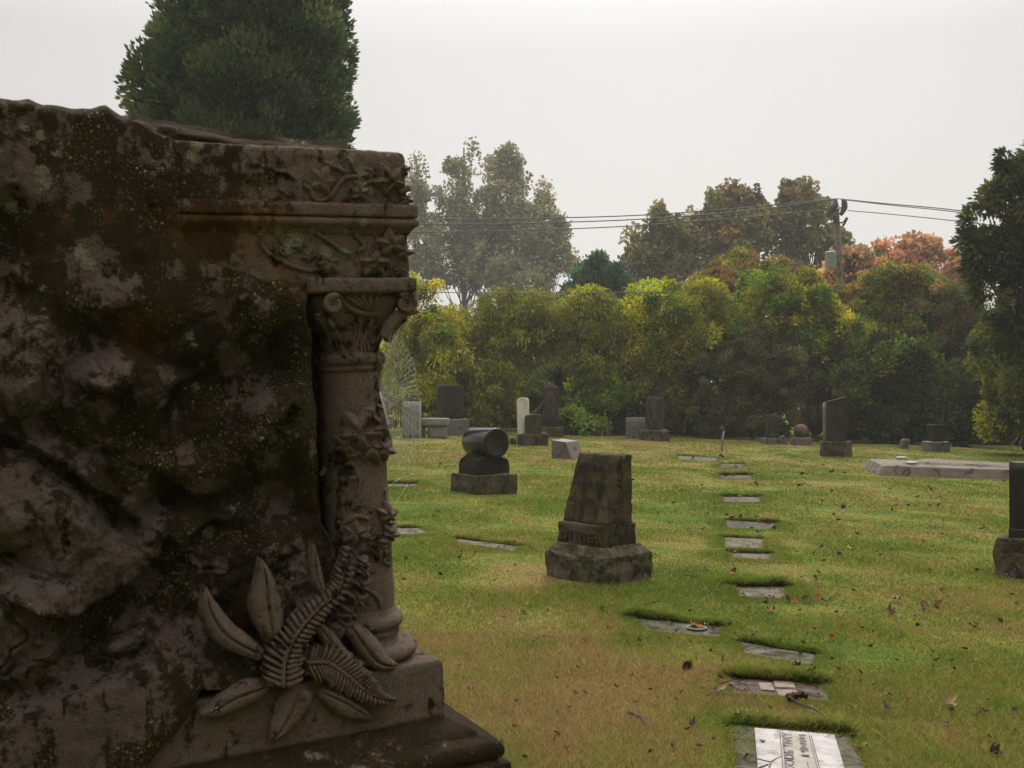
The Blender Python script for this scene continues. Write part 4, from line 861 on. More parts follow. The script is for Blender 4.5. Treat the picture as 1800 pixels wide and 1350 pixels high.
def limbs(root, C, g, base, top, r, k=14, name='trunk', bend=.1):
    mb = MB(); base = np.array(base, float); top = np.array(top, float); ax = np.array([base+(top-base)*t+np.array([g.normal(0, bend), g.normal(0, bend), 0])*math.sin(t*3) for t in np.linspace(0, 1, 7)])
    mb.add(*tube(smooth_path(ax, 4), [r, r*.7, r*.25], 10))
    for i in g.choice(len(C), min(k, len(C)), replace=False):
        e = C[i]; t = np.clip((e[2]-base[2])/(top[2]-base[2]+1e-6)*.6, .1, .85); s = base+(top-base)*t; m = (s+e)/2+np.array([0, 0, -.12*np.linalg.norm(e-s)])
        mb.add(*tube(smooth_path([s, m, e], 5), [r*.35*(1.1-t), r*.08], 6))
    return mb.build(name, BARK, root)
def W(px, py, d):
    r = ray(px, py); return CAM+r*(d/r[1])
def px_lobes(L, d, depth=.8, root=None):
    """(px, py, half width px, half height px, extra distance)"""
    out = []
    for a in L:
        px, py, w, h = a[:4]; dd = d+(a[4] if len(a) > 4 else 0); c = W(px, py, dd); s = dd/F; out.append((c[0]-root[0], c[1]-root[1], c[2]-root[2], w*s, max(w, h)*s*depth, h*s))
    return out
def zat(x, y): return float(zbase(x, y))
def tree(name, label, cat, L, d, n, size, pal, seed, group=None, basepx=None, trunk=None, k=16, **kw):
    g = np.random.default_rng(seed); cx = basepx if basepx is not None else np.mean([a[0] for a in L]); c = W(cx, 700, d); z = zat(c[0], d); rt = (c[0], d, z-.05)
    t = thing(name, label, cat, rt, 0, group); rag = kw.pop('rag', 0)
    if rag: L = list(L)+[(a[0]+a[2]*q*math.cos(t_), a[1]-a[3]*q*math.sin(t_), a[2]*s_, a[3]*s_*.9, (a[4] if len(a) > 4 else 0)+g.uniform(-.8, .6)) for a in L for t_, q, s_ in zip(g.uniform(-.3, 3.4, rag), g.uniform(.75, 1.05, rag), g.uniform(.22, .45, rag))]
    lo = px_lobes(L, d, kw.pop('depth', .8), rt); o, C = crown('crown', lo, n, size, pal, g, t, **kw)
    top = max(lo, key=lambda q: q[2]+q[5]); tr = trunk or .03*(top[2]+top[5]); limbs(t, C, g, (0, 0, 0), (top[0]*.7, top[1]*.7, top[2]+top[5]*.3), tr, k); return t
def build_trees():
    ol = (.082, .094, .016); yg = (.20, .20, .014); br = (.13, .088, .028); dk = (.040, .052, .012); gr = (.078, .122, .016); ye = (.40, .31, .018); rus = (.14, .082, .026); oo = (.125, .122, .020)
    H = 'shrubs forming the belt behind the gravestones'
    wl = dict(asp=.16, droop=.55, up=0, outw=.3, clump=.46, spray=.75, rough=.75, shell=.62, cden=230, cvar=.5)   # long drooping leaves
    B = [
     # name, label, lobes(px,py,w,h,extra d), dist, n, size, palette, weights, kwargs
     ('shrub', 'yellow green long leaved shrub nearest the ivy column', [(735, 560, 48, 66), (700, 640, 40, 80), (770, 610, 45, 60), (735, 690, 60, 60)], 39, 15000, .17, [yg, oo, ye, gr], [.45, .35, .08, .12], wl),
     ('shrub', 'olive shrub with long drooping leaves behind the dark brown block stone', [(815, 600, 52, 58), (850, 640, 50, 70), (800, 690, 60, 60)], 40.5, 15000, .17, [oo, yg, ol, ye], [.5, .3, .17, .03], wl),
     ('shrub', 'rounded olive shrub above the drum gravestone', [(905, 565, 62, 58), (880, 620, 56, 70), (860, 700, 55, 60)], 40, 17000, .17, [oo, yg, ol], [.5, .25, .25], wl),
     ('shrub', 'broad olive shrub arching over the dark hollow behind the pillar stone', [(990, 570, 70, 60), (1000, 610, 60, 50), (1045, 610, 50, 62)], 40, 20000, .17, [oo, yg, ol, ye], [.5, .3, .17, .03], wl),
     ('shrub', 'dark undergrowth shrub low behind the white marble slab', [(920, 725, 60, 50, 2), (980, 710, 55, 60, 3), (860, 740, 40, 36, 1)], 40, 11000, .14, [ol, dk, gr], [.4, .3, .3], dict(clump=.4)),
     ('shrub', 'deep green shrub behind the pillar headstone', [(1045, 700, 55, 62), (1090, 725, 50, 40, 1), (1020, 752, 50, 22, -1)], 39.5, 12000, .14, [gr, ol, dk, yg], [.4, .3, .2, .1], dict(clump=.4)),
     ('shrub', 'low rusty leaved bush spreading behind the flared headstone', [(1125, 672, 48, 40, 1), (1165, 668, 40, 42, 1), (1190, 700, 30, 40, 1)], 39.5, 13000, .17, [oo, br, yg, rus], [.6, .25, .1, .05], wl),
     ('shrub', 'bright yellow green shrub topping the belt left of centre', [(1165, 545, 58, 44), (1215, 560, 52, 56), (1120, 590, 52, 60), (1180, 620, 60, 50)], 40, 21000, .15, [yg, gr, ye, oo], [.5, .26, .08, .16], dict(clump=.42, asp=.22, droop=.3, rough=.7, cden=230, spray=.9, cvar=.45)),
     ('shrub', 'shaded green shrub between the yellow shrub and the dark bush', [(1200, 660, 52, 60, 1), (1225, 725, 50, 50, 1), (1250, 620, 40, 60, 1), (1130, 740, 50, 40, 2.5)], 40, 12000, .13, [ol, dk, gr], [.4, .35, .25], dict(clump=.4)),
     ('shrub', 'russet topped shrub above the green belt', [(1262, 525, 40, 42, 2), (1290, 550, 40, 50, 2), (1240, 570, 36, 50, 2)], 41, 12000, .13, [rus, br, oo, gr], [.35, .35, .2, .1], dict(clump=.35)),
     ('shrub', 'pale olive tree top rising behind the russet shrub', [(1300, 490, 46, 40, 6), (1345, 510, 46, 40, 6), (1255, 520, 36, 40, 6)], 42, 14000, .14, [oo, br, yg], [.5, .3, .2], dict(clump=.4)),
     ('shrub', 'bright green shrub right of the russet shrub', [(1350, 555, 50, 60), (1400, 570, 50, 56), (1330, 610, 50, 50)], 40, 19000, .13, [gr, yg, ye, oo], [.42, .36, .05, .17], dict(clump=.36)),
     ('shrub', 'large rounded dull dark bush reaching the ground behind the small stones', [(1335, 660, 92, 62), (1300, 720, 76, 52), (1375, 720, 70, 56), (1330, 620, 50, 34), (1270, 745, 50, 32)], 38.8, 30000, .10, [(.060, .058, .022), (.045, .048, .018), (.075, .070, .028)], [.45, .35, .2], dict(clump=.28, asp=.4)),
     ('shrub', 'yellow flecked green shrub above the slant topped headstone', [(1445, 590, 50, 60), (1480, 620, 42, 62), (1430, 560, 40, 44), (1470, 680, 40, 40, 1)], 40, 19000, .14, [yg, gr, ye, oo], [.38, .36, .12, .14], dict(clump=.36)),
     ('shrub', 'brownish green shrub below the utility pole', [(1455, 548, 58, 40, 2), (1515, 545, 50, 46, 2), (1400, 520, 40, 34, 2)], 42, 16000, .13, [br, oo, rus, yg], [.35, .35, .2, .1], dict(clump=.38)),
     ('shrub', 'olive green tree crown right of the pole among the belt', [(1575, 530, 62, 54, 1), (1620, 520, 56, 40, 1), (1540, 590, 56, 60, 1), (1600, 600, 66, 60, 1)], 41, 26000, .13, [ol, oo, gr, br], [.35, .35, .2, .1], dict(clump=.38)),
     ('shrub', 'dark broad leaved shrub with sprays spreading over the right hand stones', [(1560, 660, 76, 62), (1620, 690, 80, 70), (1540, 730, 56, 46), (1600, 750, 60, 34)], 38.5, 26000, .16, [dk, ol, gr, (.022, .03, .01)], [.4, .25, .15, .2], dict(clump=.5, asp=.35, spray=1., droop=.1)),
     ('shrub', 'dull brown tinged shrub in front of the dark evergreen', [(1665, 590, 66, 70, 1), (1710, 640, 60, 70, 1), (1660, 540, 50, 44, 1)], 40, 22000, .12, [(.06, .055, .022), br, ol], [.45, .2, .35], dict(clump=.36)),
     ('shrub', 'very dark shrub at the foot of the right hand trees', [(1690, 720, 66, 60), (1740, 690, 60, 76), (1650, 750, 50, 36)], 38.5, 18000, .15, [dk, (.02, .028, .01), ol], [.45, .35, .2], dict(clump=.45)),
     ('shrub', 'yellowish green shrub at the far right edge', [(1790, 640, 60, 110, -6), (1830, 720, 60, 80, -6), (1780, 740, 40, 50, -5)], 38, 22000, .14, [ol, yg, dk, (.09, .085, .014)], [.35, .2, .25, .2], dict(clump=.42, droop=.3)),
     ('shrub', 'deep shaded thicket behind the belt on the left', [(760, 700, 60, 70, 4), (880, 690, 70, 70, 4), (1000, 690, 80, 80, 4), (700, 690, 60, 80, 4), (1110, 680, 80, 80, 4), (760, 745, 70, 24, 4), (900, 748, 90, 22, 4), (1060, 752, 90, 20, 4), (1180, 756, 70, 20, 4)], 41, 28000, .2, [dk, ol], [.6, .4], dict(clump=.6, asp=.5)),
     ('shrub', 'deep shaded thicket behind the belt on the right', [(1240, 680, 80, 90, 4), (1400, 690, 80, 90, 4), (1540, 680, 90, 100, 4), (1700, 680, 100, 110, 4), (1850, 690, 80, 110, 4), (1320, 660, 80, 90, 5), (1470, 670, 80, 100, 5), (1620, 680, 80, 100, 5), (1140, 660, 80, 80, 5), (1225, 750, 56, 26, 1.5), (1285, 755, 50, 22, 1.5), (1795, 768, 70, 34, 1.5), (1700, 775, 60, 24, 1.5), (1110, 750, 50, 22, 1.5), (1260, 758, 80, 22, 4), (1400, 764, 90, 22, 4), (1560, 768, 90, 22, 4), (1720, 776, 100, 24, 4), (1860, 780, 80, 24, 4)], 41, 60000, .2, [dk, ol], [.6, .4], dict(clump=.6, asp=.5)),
     ('shrub', 'green filler shrub linking the belt top at centre', [(1060, 560, 44, 44, 1.5), (1100, 610, 44, 60, 1.5), (1060, 640, 46, 50, 1.5)], 41, 14000, .15, [oo, yg, ol], [.4, .3, .3], wl),
    ]
    for i, (nm, lb, L, d, n, sz, pal, wt, kw) in enumerate(B): kw = dict(dict(cden=190, rough=.65, cvar=.45, rag=4), **kw); tree(nm, lb, 'shrub', L, d, int(n*2.0), sz*.88, pal, 100+i, H, wts=wt, k=10, trunk=.06, **kw)
    # tall poplars; pale leaf colours carry part of the distance haze
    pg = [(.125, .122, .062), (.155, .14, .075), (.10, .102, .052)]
    P = 'tall thin crowned trees far beyond the belt'
    po = dict(rag=3, clump=1.2, asp=.5, shell=.25, low=-1, outw=.2, up=0, cvar=.3, rough=.5)
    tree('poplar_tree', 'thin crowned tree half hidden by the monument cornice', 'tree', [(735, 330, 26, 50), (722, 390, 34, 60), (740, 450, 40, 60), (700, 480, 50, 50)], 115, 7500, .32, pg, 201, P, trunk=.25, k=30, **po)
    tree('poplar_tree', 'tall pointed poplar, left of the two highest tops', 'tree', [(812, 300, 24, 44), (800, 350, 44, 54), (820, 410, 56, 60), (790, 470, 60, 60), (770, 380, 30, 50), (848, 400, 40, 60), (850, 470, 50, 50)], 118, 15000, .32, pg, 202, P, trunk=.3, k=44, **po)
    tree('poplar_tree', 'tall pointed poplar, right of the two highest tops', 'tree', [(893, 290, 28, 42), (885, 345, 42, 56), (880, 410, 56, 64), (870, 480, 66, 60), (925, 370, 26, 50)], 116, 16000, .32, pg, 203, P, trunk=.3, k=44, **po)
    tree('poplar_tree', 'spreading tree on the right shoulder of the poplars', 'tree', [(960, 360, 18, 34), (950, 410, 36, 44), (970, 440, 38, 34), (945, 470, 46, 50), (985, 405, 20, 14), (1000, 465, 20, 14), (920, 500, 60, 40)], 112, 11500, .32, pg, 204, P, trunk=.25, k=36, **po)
    tree('evergreen_tree', 'small bluish green conifer between the poplars and the maples', 'tree', [(1050, 485, 34, 22), (1048, 466, 12, 14), (1075, 505, 34, 30), (1025, 510, 34, 30), (1050, 540, 50, 30)], 56, 14000, .26, [(.030, .060, .030), (.04, .07, .035)], 210, trunk=.2, clump=.45, asp=.25, outw=.8, up=.5)
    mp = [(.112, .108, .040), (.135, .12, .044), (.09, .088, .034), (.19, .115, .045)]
    M = 'broad maples beyond the belt'; mk = dict(rag=3, clump=.75, asp=.55, shell=.40, low=-.9, cvar=.35, rough=.6)
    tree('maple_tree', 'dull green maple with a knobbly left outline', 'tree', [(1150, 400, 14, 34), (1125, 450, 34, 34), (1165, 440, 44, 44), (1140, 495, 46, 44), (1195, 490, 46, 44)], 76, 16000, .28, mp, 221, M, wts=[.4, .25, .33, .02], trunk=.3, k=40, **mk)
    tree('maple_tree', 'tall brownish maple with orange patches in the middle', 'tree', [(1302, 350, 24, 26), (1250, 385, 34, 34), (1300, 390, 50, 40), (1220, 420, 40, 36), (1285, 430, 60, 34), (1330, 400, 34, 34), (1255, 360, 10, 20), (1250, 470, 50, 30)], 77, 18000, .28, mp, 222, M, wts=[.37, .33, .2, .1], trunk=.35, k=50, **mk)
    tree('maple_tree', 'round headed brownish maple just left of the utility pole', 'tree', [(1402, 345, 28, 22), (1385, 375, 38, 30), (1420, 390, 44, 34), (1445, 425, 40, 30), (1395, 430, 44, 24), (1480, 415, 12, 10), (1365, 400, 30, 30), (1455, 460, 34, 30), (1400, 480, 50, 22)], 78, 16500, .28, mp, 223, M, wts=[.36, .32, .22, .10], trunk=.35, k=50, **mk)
    rd = [(.33, .15, .075), (.36, .19, .10), (.25, .13, .06), (.17, .13, .05)]
    tree('maple_tree', 'orange red autumn maple right of the utility pole', 'tree', [(1605, 445, 34, 24), (1560, 462, 36, 26), (1645, 465, 40, 28), (1600, 490, 60, 30), (1680, 490, 30, 24), (1540, 495, 40, 30), (1515, 480, 22, 16)], 76, 18000, .27, rd, 224, M, wts=[.4, .28, .2, .12], trunk=.3, k=44, **mk)
    tree('maple_tree', 'small red and green tree just behind the pole', 'tree', [(1500, 455, 18, 12), (1510, 490, 40, 30), (1480, 500, 30, 26)], 58, 9000, .24, rd+[(.07, .075, .025)], 225, M, wts=[.2, .1, .2, .2, .3], trunk=.15, k=20, **mk)
    # large evergreen behind the monument
    ev = [(.046, .062, .026), (.058, .072, .028), (.036, .052, .024), (.070, .080, .028)]
    L = [(450, -60, 145, 120), (455, 40, 150, 110), (380, 90, 110, 110), (520, 90, 92, 110), (340, 175, 108, 90), (430, 180, 150, 110), (526, 190, 80, 100), (400, 290, 170, 110), (515, 290, 92, 110), (430, 420, 170, 130), (430, 580, 160, 130), (430, -200, 110, 120), (440, -330, 70, 130)]
    tree('evergreen_tree', 'huge dense dark evergreen rising behind the rough monument', 'tree', L, 26, 240000, .14, ev, 240, trunk=.3, k=30, basepx=430, depth=.85, clump=.34, asp=.24, outw=.9, up=.6, spray=.8, clumpn=2000, shell=.86, rough=.3)
    # near dark cypress at the right
    cy = [(.030, .040, .014), (.042, .052, .015), (.06, .068, .016), (.022, .03, .012)]
    L = [(1772, 290, 20, 40), (1750, 340, 26, 40), (1722, 390, 26, 30), (1740, 420, 34, 30), (1795, 350, 34, 70), (1715, 430, 34, 26), (1710, 460, 28, 18), (1760, 450, 30, 30), (1810, 430, 46, 70), (1735, 500, 26, 40), (1800, 520, 56, 70), (1850, 400, 60, 120), (1775, 580, 46, 60), (1860, 560, 70, 100), (1830, 680, 70, 80), (1830, 300, 40, 70)]
    tree('cypress_tree', 'dark cypress with drooping sprays at the right edge', 'tree', L, 27, 36000, .16, cy, 250, trunk=.25, k=60, basepx=1850, depth=.8, clump=.30, asp=.22, outw=.5, up=.1, droop=.35, spray=1.0, shell=.35, low=-.9, rough=.8)
    # utility pole
    d = 56; s = d/F; b = W(1481, 700, d); z0 = zat(b[0], d); WD = stone_mat('pole_wood', (.12, .095, .07), (.18, .145, .11), dark=(.05, .04, .03), streak=True, scale=2, bump=.3); MT = flat_mat('line_gear', (.045, .042, .045), .6)
    rt = (b[0], d, z0); t = thing('utility_pole', 'weathered wooden utility pole rising out of the trees with a pale transformer', 'utility pole', rt)
    lw = lambda px, py, dd=0.: W(px, py, d+dd)-np.array(rt)
    mb = MB(); top = lw(1469.5, 368); mb.add(*tube([(0, 0, 0), lw(1478, 500), top], [.20, .17, .15], 16)); mb.build('pole', WD, t)
    for P, Rr in (([(1455, 381), (1463, 366), (1468, 360), (1469, 350)], [.10, .18, .16, .08]), ([(1478, 378), (1484, 366), (1484, 356), (1481, 350)], [.09, .16, .15, .08])): mb = MB(); mb.add(*tube(smooth_path([lw(*p, -.2) for p in P], 4), Rr, 10)); mb.build('insulator', MT, t)
    mb = MB(); mb.add(*tube([lw(1468, 372, -.25), lw(1468, 392, -.25)], .10, 8)); mb.add(*tube([lw(1476, 392, -.2), lw(1483, 390, -.2), lw(1488, 382, -.2)], .04, 6)); mb.add(*tube([lw(1483, 396, -.2), lw(1490, 383, -.2)], .05, 6)); mb.build('cutout_fuse', MT, t)
    c = lw(1460, 457, -.5); v, f = lathe([(.001, -.42), (.25, -.42), (.28, -.38), (.28, .34), (.30, .36), (.30, .40), (.22, .44), (.001, .46)], 28); tr = mesh_from('transformer', v+c, f, flat_mat('transformer_paint', (.34, .39, .37), .6, 0, .12, 3), t)
    mb = MB(); mb.add(*tube([c+(.0, 0, .44), c+(0, 0, .60)], .05, 8)); mb.add(*tube([c+(.12, 0, .44), c+(.12, 0, .55)], .04, 8)); mb.build('bushing', flat_mat('porcelain', (.5, .48, .45), .4), t, True).parent = tr
    mb = MB(); mb.add(*tube([c+(.2, .1, .15), lw(1474, 450)], .05, 6)); mb.add(*tube([c+(.2, .1, -.2), lw(1475, 463)], .05, 6)); mb.build('bracket', MT, t)
    WM_ = flat_mat('wire', (.05, .05, .05), .6)
    def wire(pts, label, r=.016):
        P = [W(x, y, dd) for x, y, dd in pts]; mb = MB(); mb.add(*tube(smooth_path(P, 12), r, 6)); o = mb.build('power_line', WM_); tag(o, label, 'power line', 'wires strung from the utility pole')
    Q = 'power line '
    wire([(1469, 349.5, 55.8), (1300, 366, 57), (1130, 378, 59), (980, 383, 61), (840, 385, 63), (700, 384, 65), (500, 375, 68)], 'highest wire running left from the pole top', .032)
    wire([(1469, 350.5, 55.6), (1300, 372, 56.5), (1130, 385, 58.5), (980, 391, 60.5), (840, 394, 62.5), (700, 394, 64.5), (500, 386, 67.5)], 'second wire running left just under the highest one', .032)
    wire([(1463, 369, 55.8), (1300, 383, 57), (1130, 396, 59), (980, 403, 61), (840, 407, 63), (700, 408, 65), (500, 402, 68)], 'third wire running left below the pair from the insulators', .03)
    wire([(1469, 349.5, 55.8), (1481, 350, 55.8), (1560, 358, 53), (1640, 365, 50.5), (1720, 374, 48), (1900, 396, 42)], 'highest wire running right from the pole top', .026)
    wire([(1481, 351, 55.6), (1560, 360, 53), (1640, 368, 50.5), (1720, 377, 48), (1900, 399, 42)], 'second wire running right just under the highest one', .022)
    wire([(1490, 370, 55.8), (1560, 376, 53), (1640, 384, 50.5), (1720, 393, 48), (1900, 415, 42)], 'lower wire running right with a small clamp', .022)
    wire([(1476, 496, 56), (1400, 503, 48), (1250, 512, 43), (1140, 513, 38), (1000, 515, 37.5), (780, 514, 37), (500, 510, 37)], 'lowest wire crossing low over the shrub tops', .013)

# ------------------------------------------------------------------ fallen leaves, twigs
def leaf_shape(kind, g):
    if kind == 'maple': A = [(0, 1), (18, .5), (40, .92), (62, .42), (95, .70), (120, .35), (150, .42), (180, .22)]
    elif kind == 'oval': A = [(0, 1), (25, .72), (60, .45), (90, .4), (120, .42), (155, .55), (180, .7)]
    else: A = [(0, 1), (30, .6), (50, .8), (90, .45), (110, .6), (150, .45), (180, .3)]
    K = sorted(set([(a, q) for a, q in A]+[(-a, q) for a, q in A])); th = np.linspace(-180, 180, 37)[:-1]
    Rt = np.interp(th, [a for a, _ in K], [q for _, q in K], period=360)*(1+.1*g.normal(size=36)); rho = np.array([.02, .4, .75, 1.]); a = np.radians(th)
    X = rho[:, None]*(Rt*np.cos(a))[None]; Y = rho[:, None]*(Rt*np.sin(a))[None]; c1, c2, c3 = g.uniform(.25, .7), g.uniform(-.3, .3), g.uniform(0, .5)
    Zz = .12+c1*Y**2+c2*X+c3*X**2*.8+.12*fbm(X*3+c1*9, Y*3, 2)
    return np.stack([X, Y, Zz], 2).reshape(-1, 3), gridf(4, 36, 0, True)
def build_small():
    g = np.random.default_rng(21); random.seed(4)
    cols = {'brown': (.085, .045, .022), 'dark': (.035, .02, .013), 'tan': (.24, .15, .08), 'orange': (.36, .13, .03), 'red': (.20, .055, .02), 'pale': (.55, .42, .18)}
    LM = {k: flat_mat('dry_leaf_'+k, c, 1., 0, .4, 60) for k, c in cols.items()}
    litter = MB(); protos = {}
    for kind in ('maple', 'oval', 'curl'):
        for k in cols:
            for j in range(3):
                v, f = leaf_shape(kind, g); me_o = mesh_from('fallen_leaf', v, f, LM[k], None, True); me = me_o.data; bpy.data.objects.remove(me_o); protos[(kind, k, j)] = me
    def leaf(px, py, wpx, col, kind, label, tilt=None, dz=.026, cat='leaf', group='fallen leaves on the lawn'):
        inside = False; P = G(px, py); w, near, _b = pit(np.array([P[0]]), np.array([P[1]]))
        if w[0] > .5: P = G(px, py, dz=.004); P[2] += .003
        else: P[2] += dz
        s = max(.018, wpx*P[1]/F/2*1.25)
        if 'scraps' in group:
            me = protos[(kind, col, random.randrange(3))]; v = np.empty(len(me.vertices)*3, np.float32); me.vertices.foreach_get('co', v); v = v.reshape(-1, 3)*np.array([s, s, s*1.6])
            rm = np.array((Matrix.Rotation(random.uniform(0, 6.28), 3, 'Z')@Matrix.Rotation(random.uniform(-.6, .6), 3, 'X'))); litter.add(v@rm.T+P, gridf(4, 36, 0, True), cols[col]); return
        o = bpy.data.objects.new('fallen_leaf', protos[(kind, col, random.randrange(3))]); COL.objects.link(o)
        o.location = tuple(P); o.scale = (s, s, s*random.uniform(1.2, 2.2)); t = random.uniform(.2, 1.5) if tilt is None else tilt; o.rotation_euler = (random.uniform(-.3, .3)+t*.5, random.uniform(-.3, .3), random.uniform(0, 6.28)); tag(o, label, cat, group); return o
    lab = {'dark': 'small dark shrivelled leaf lying on the grass', 'brown': 'small curled brown leaf lying on the grass', 'tan': 'small pale tan leaf lying on the grass', 'orange': 'small orange leaf lying on the grass', 'red': 'small reddish leaf lying on the grass', 'pale': 'small yellow leaf lying on the grass'}
    L = [(921, 1088, 17, 'dark'), (831, 1082, 8, 'orange'), (963, 1080, 6, 'dark'), (1058, 1077, 14, 'brown'), (1070, 1091, 10, 'tan'), (1027, 1135, 12, 'red'), (912, 1152, 8, 'red'), (1122, 1135, 12, 'dark'), (1105, 1141, 8, 'dark'), (1051, 1161, 7, 'red'), (1090, 1173, 7, 'dark'), (1110, 1198, 10, 'brown'), (1167, 1182, 9, 'dark'), (1209, 1176, 14, 'dark'), (1120, 1104, 8, 'brown'), (807, 1179, 8, 'orange'), (782, 1158, 8, 'red'), (826, 1222, 18, 'tan'), (903, 1289, 13, 'red'), (979, 1301, 20, 'brown'), (1211, 1293, 8, 'dark'), (1141, 1334, 13, 'dark'), (883, 1317, 12, 'dark'), (924, 1345, 8, 'dark'), (845, 1025, 10, 'tan'), (897, 1021, 5, 'dark'), (721, 1009, 12, 'tan'), (775, 1017, 14, 'dark'), (710, 1026, 10, 'brown'), (697, 1014, 7, 'brown'), (714, 989, 14, 'dark'), (807, 986, 9, 'dark'), (836, 977, 6, 'brown'), (769, 904, 11, 'dark'), (838, 916, 6, 'brown'), (935, 884, 9, 'red'), (924, 885, 9, 'dark'), (981, 855, 7, 'dark'), (963, 1082, 5, 'dark'), (913, 796, 5, 'dark'), (1035, 796, 5, 'dark'), (720, 793, 5, 'dark'), (696, 882, 5, 'dark'),
         (1258, 850, 6, 'dark'), (1225, 857, 6, 'dark'), (1267, 803, 7, 'dark'), (1330, 856, 14, 'tan'), (1405, 858, 12, 'dark'), (1412, 836, 12, 'dark'), (1462, 834, 12, 'dark'), (1394, 808, 8, 'brown'), (1416, 800, 5, 'dark'), (1446, 819, 6, 'dark'), (1463, 867, 10, 'dark'), (1416, 871, 7, 'dark'), (1446, 885, 6, 'dark'), (1481, 898, 12, 'dark'), (1418, 901, 10, 'brown'), (1466, 909, 8, 'dark'), (1360, 933, 10, 'dark'), (1444, 968, 13, 'dark'), (1474, 980, 14, 'dark'), (1491, 970, 11, 'pale'), (1438, 1012, 12, 'brown'), (1431, 1021, 12, 'dark'), (1277, 985, 11, 'brown'), (1310, 999, 8, 'orange'), (1260, 1047, 8, 'dark'), (1280, 1044, 8, 'brown'), (1245, 909, 8, 'brown'), (1255, 890, 8, 'brown'), (1235, 936, 8, 'brown'), (1242, 1009, 6, 'dark'), (1255, 1072, 9, 'orange'), (1519, 1050, 17, 'tan'), (1567, 974, 14, 'brown'), (1575, 1061, 22, 'tan'), (1627, 1074, 28, 'brown'), (1645, 1068, 16, 'red'), (1648, 1078, 16, 'red'), (1567, 1088, 20, 'brown'), (1618, 1100, 9, 'red'), (1608, 1091, 6, 'dark'), (1667, 1055, 8, 'dark'), (1712, 1111, 20, 'tan'), (1698, 1150, 16, 'brown'), (1487, 1085, 9, 'dark'), (1471, 1084, 8, 'dark'), (1511, 1077, 8, 'dark'), (1516, 1112, 9, 'dark'), (1647, 1168, 7, 'dark'), (1595, 1240, 7, 'red'), (1664, 1250, 34, 'tan'), (1557, 1258, 24, 'dark'), (1664, 1285, 18, 'brown'), (1720, 1260, 26, 'brown'), (1745, 1335, 26, 'dark'), (1460, 1129, 16, 'red'), (1638, 966, 10, 'brown'), (1625, 957, 8, 'orange'), (1570, 894, 14, 'brown'), (1597, 893, 8, 'dark'), (1575, 884, 10, 'tan'), (1645, 930, 9, 'dark'), (1565, 863, 10, 'dark'), (1613, 878, 12, 'brown'), (1652, 877, 8, 'dark'), (1635, 893, 10, 'brown'), (1650, 893, 8, 'brown'), (1725, 935, 14, 'brown'), (1706, 1043, 9, 'dark'), (1780, 1052, 12, 'dark'), (1787, 1070, 14, 'dark'), (1793, 1083, 14, 'dark'), (1775, 1115, 16, 'brown'), (1750, 1320, 16, 'dark'), (1500, 1045, 10, 'brown'), (1358, 1078, 18, 'red'), (1348, 1068, 14, 'dark'), (1352, 1079, 14, 'tan'), (1385, 1060, 14, 'brown'), (1400, 1062, 14, 'red'), (1414, 1060, 14, 'brown'), (1426, 1063, 16, 'red'), (1447, 1063, 16, 'brown'), (1460, 1063, 18, 'brown'), (1437, 1058, 12, 'red'), (1340, 1048, 10, 'dark')]
    for x, y, w, c in L: leaf(x, y, w, c, random.choice(['maple', 'curl', 'oval', 'curl']), lab[c])
    for i in range(110):
        x, y = random.uniform(700, 1790), 800+540*random.random()**1.6
        if y > 1150 and x < 880: continue
        leaf(x, y, random.uniform(4, 8), random.choice(['dark', 'brown', 'dark', 'brown', 'tan']), 'curl', 'tiny dry brown leaf scrap in the grass', group='tiny leaf scraps in the lawn')
    for i in range(70):
        x, y = random.uniform(1180, 1795), 830+500*random.random()**1.3
        c_ = random.choice(['brown', 'dark', 'brown', 'red']); leaf(x, y, random.uniform(8, 13)*(y/1050), c_, random.choice(['maple', 'curl', 'curl']), lab[c_])
    sp = [(1143, 1199, 20, 'orange', 'oval', 'upright orange brown leaf standing in the dry grass', 1.9), (1421, 1195, 36, 'orange', 'maple', 'large orange maple leaf on the brown panelled marker', .1), (1396, 1189, 22, 'red', 'maple', 'dark red leaf beside the large orange maple leaf', .1), (1296, 1190, 26, 'red', 'oval', 'rust red leaf on the far left of the brown panelled marker', .1), (1404, 1181, 18, 'dark', 'curl', 'blackened leaf above the large orange maple leaf', .6),
          (1261, 1224, 26, 'tan', 'oval', 'pinkish tan leaf beside the curly twigs', .3), (1382, 1238, 20, 'brown', 'oval', 'upright oval brown leaf between two markers', 1.3), (1413, 1240, 28, 'dark', 'curl', 'black crumpled leaf right of the oval brown leaf', .8), (1210, 1199, 0, '', '', '', 0), (1316, 1266, 12, 'orange', 'oval', 'bright orange leaf above the marble panel', .2), (1298, 1268, 24, 'tan', 'curl', 'crumpled tan leaf at the corner of the nearest marker', .2), (1253, 1107, 12, 'dark', 'curl', 'black leaf right of the round vase', .5), (1282, 1107, 12, 'dark', 'curl', 'black leaf at the right end of the vase marker', .6),
          (812, 944, 14, 'red', 'oval', 'dark red leaf on the edge of a flat marker left of the tapered headstone', .3), (908, 958, 10, 'orange', 'curl', 'orange leaf at the right end of a flat marker', .3), (1380, 1202, 0, '', '', '', 0)]
    for a in sp:
        if a[2]: leaf(a[0], a[1], a[2], a[3], a[4], a[5], a[6], group='single leaves that stand out')
    def row(pts, w, cs, label, grp):
        for x, y in pts: leaf(x, y, w*random.uniform(.7, 1.3), random.choice(cs), random.choice(['maple', 'curl']), label, group=grp)
    row([(1278, 911), (1287, 914), (1296, 915), (1304, 914), (1316, 915), (1338, 917), (1346, 918), (1352, 920), (1330, 914)], 12, ['orange', 'tan', 'red', 'brown'], 'orange brown leaf in the drift along a sunken marker edge', 'leaves heaped on the marker edge')
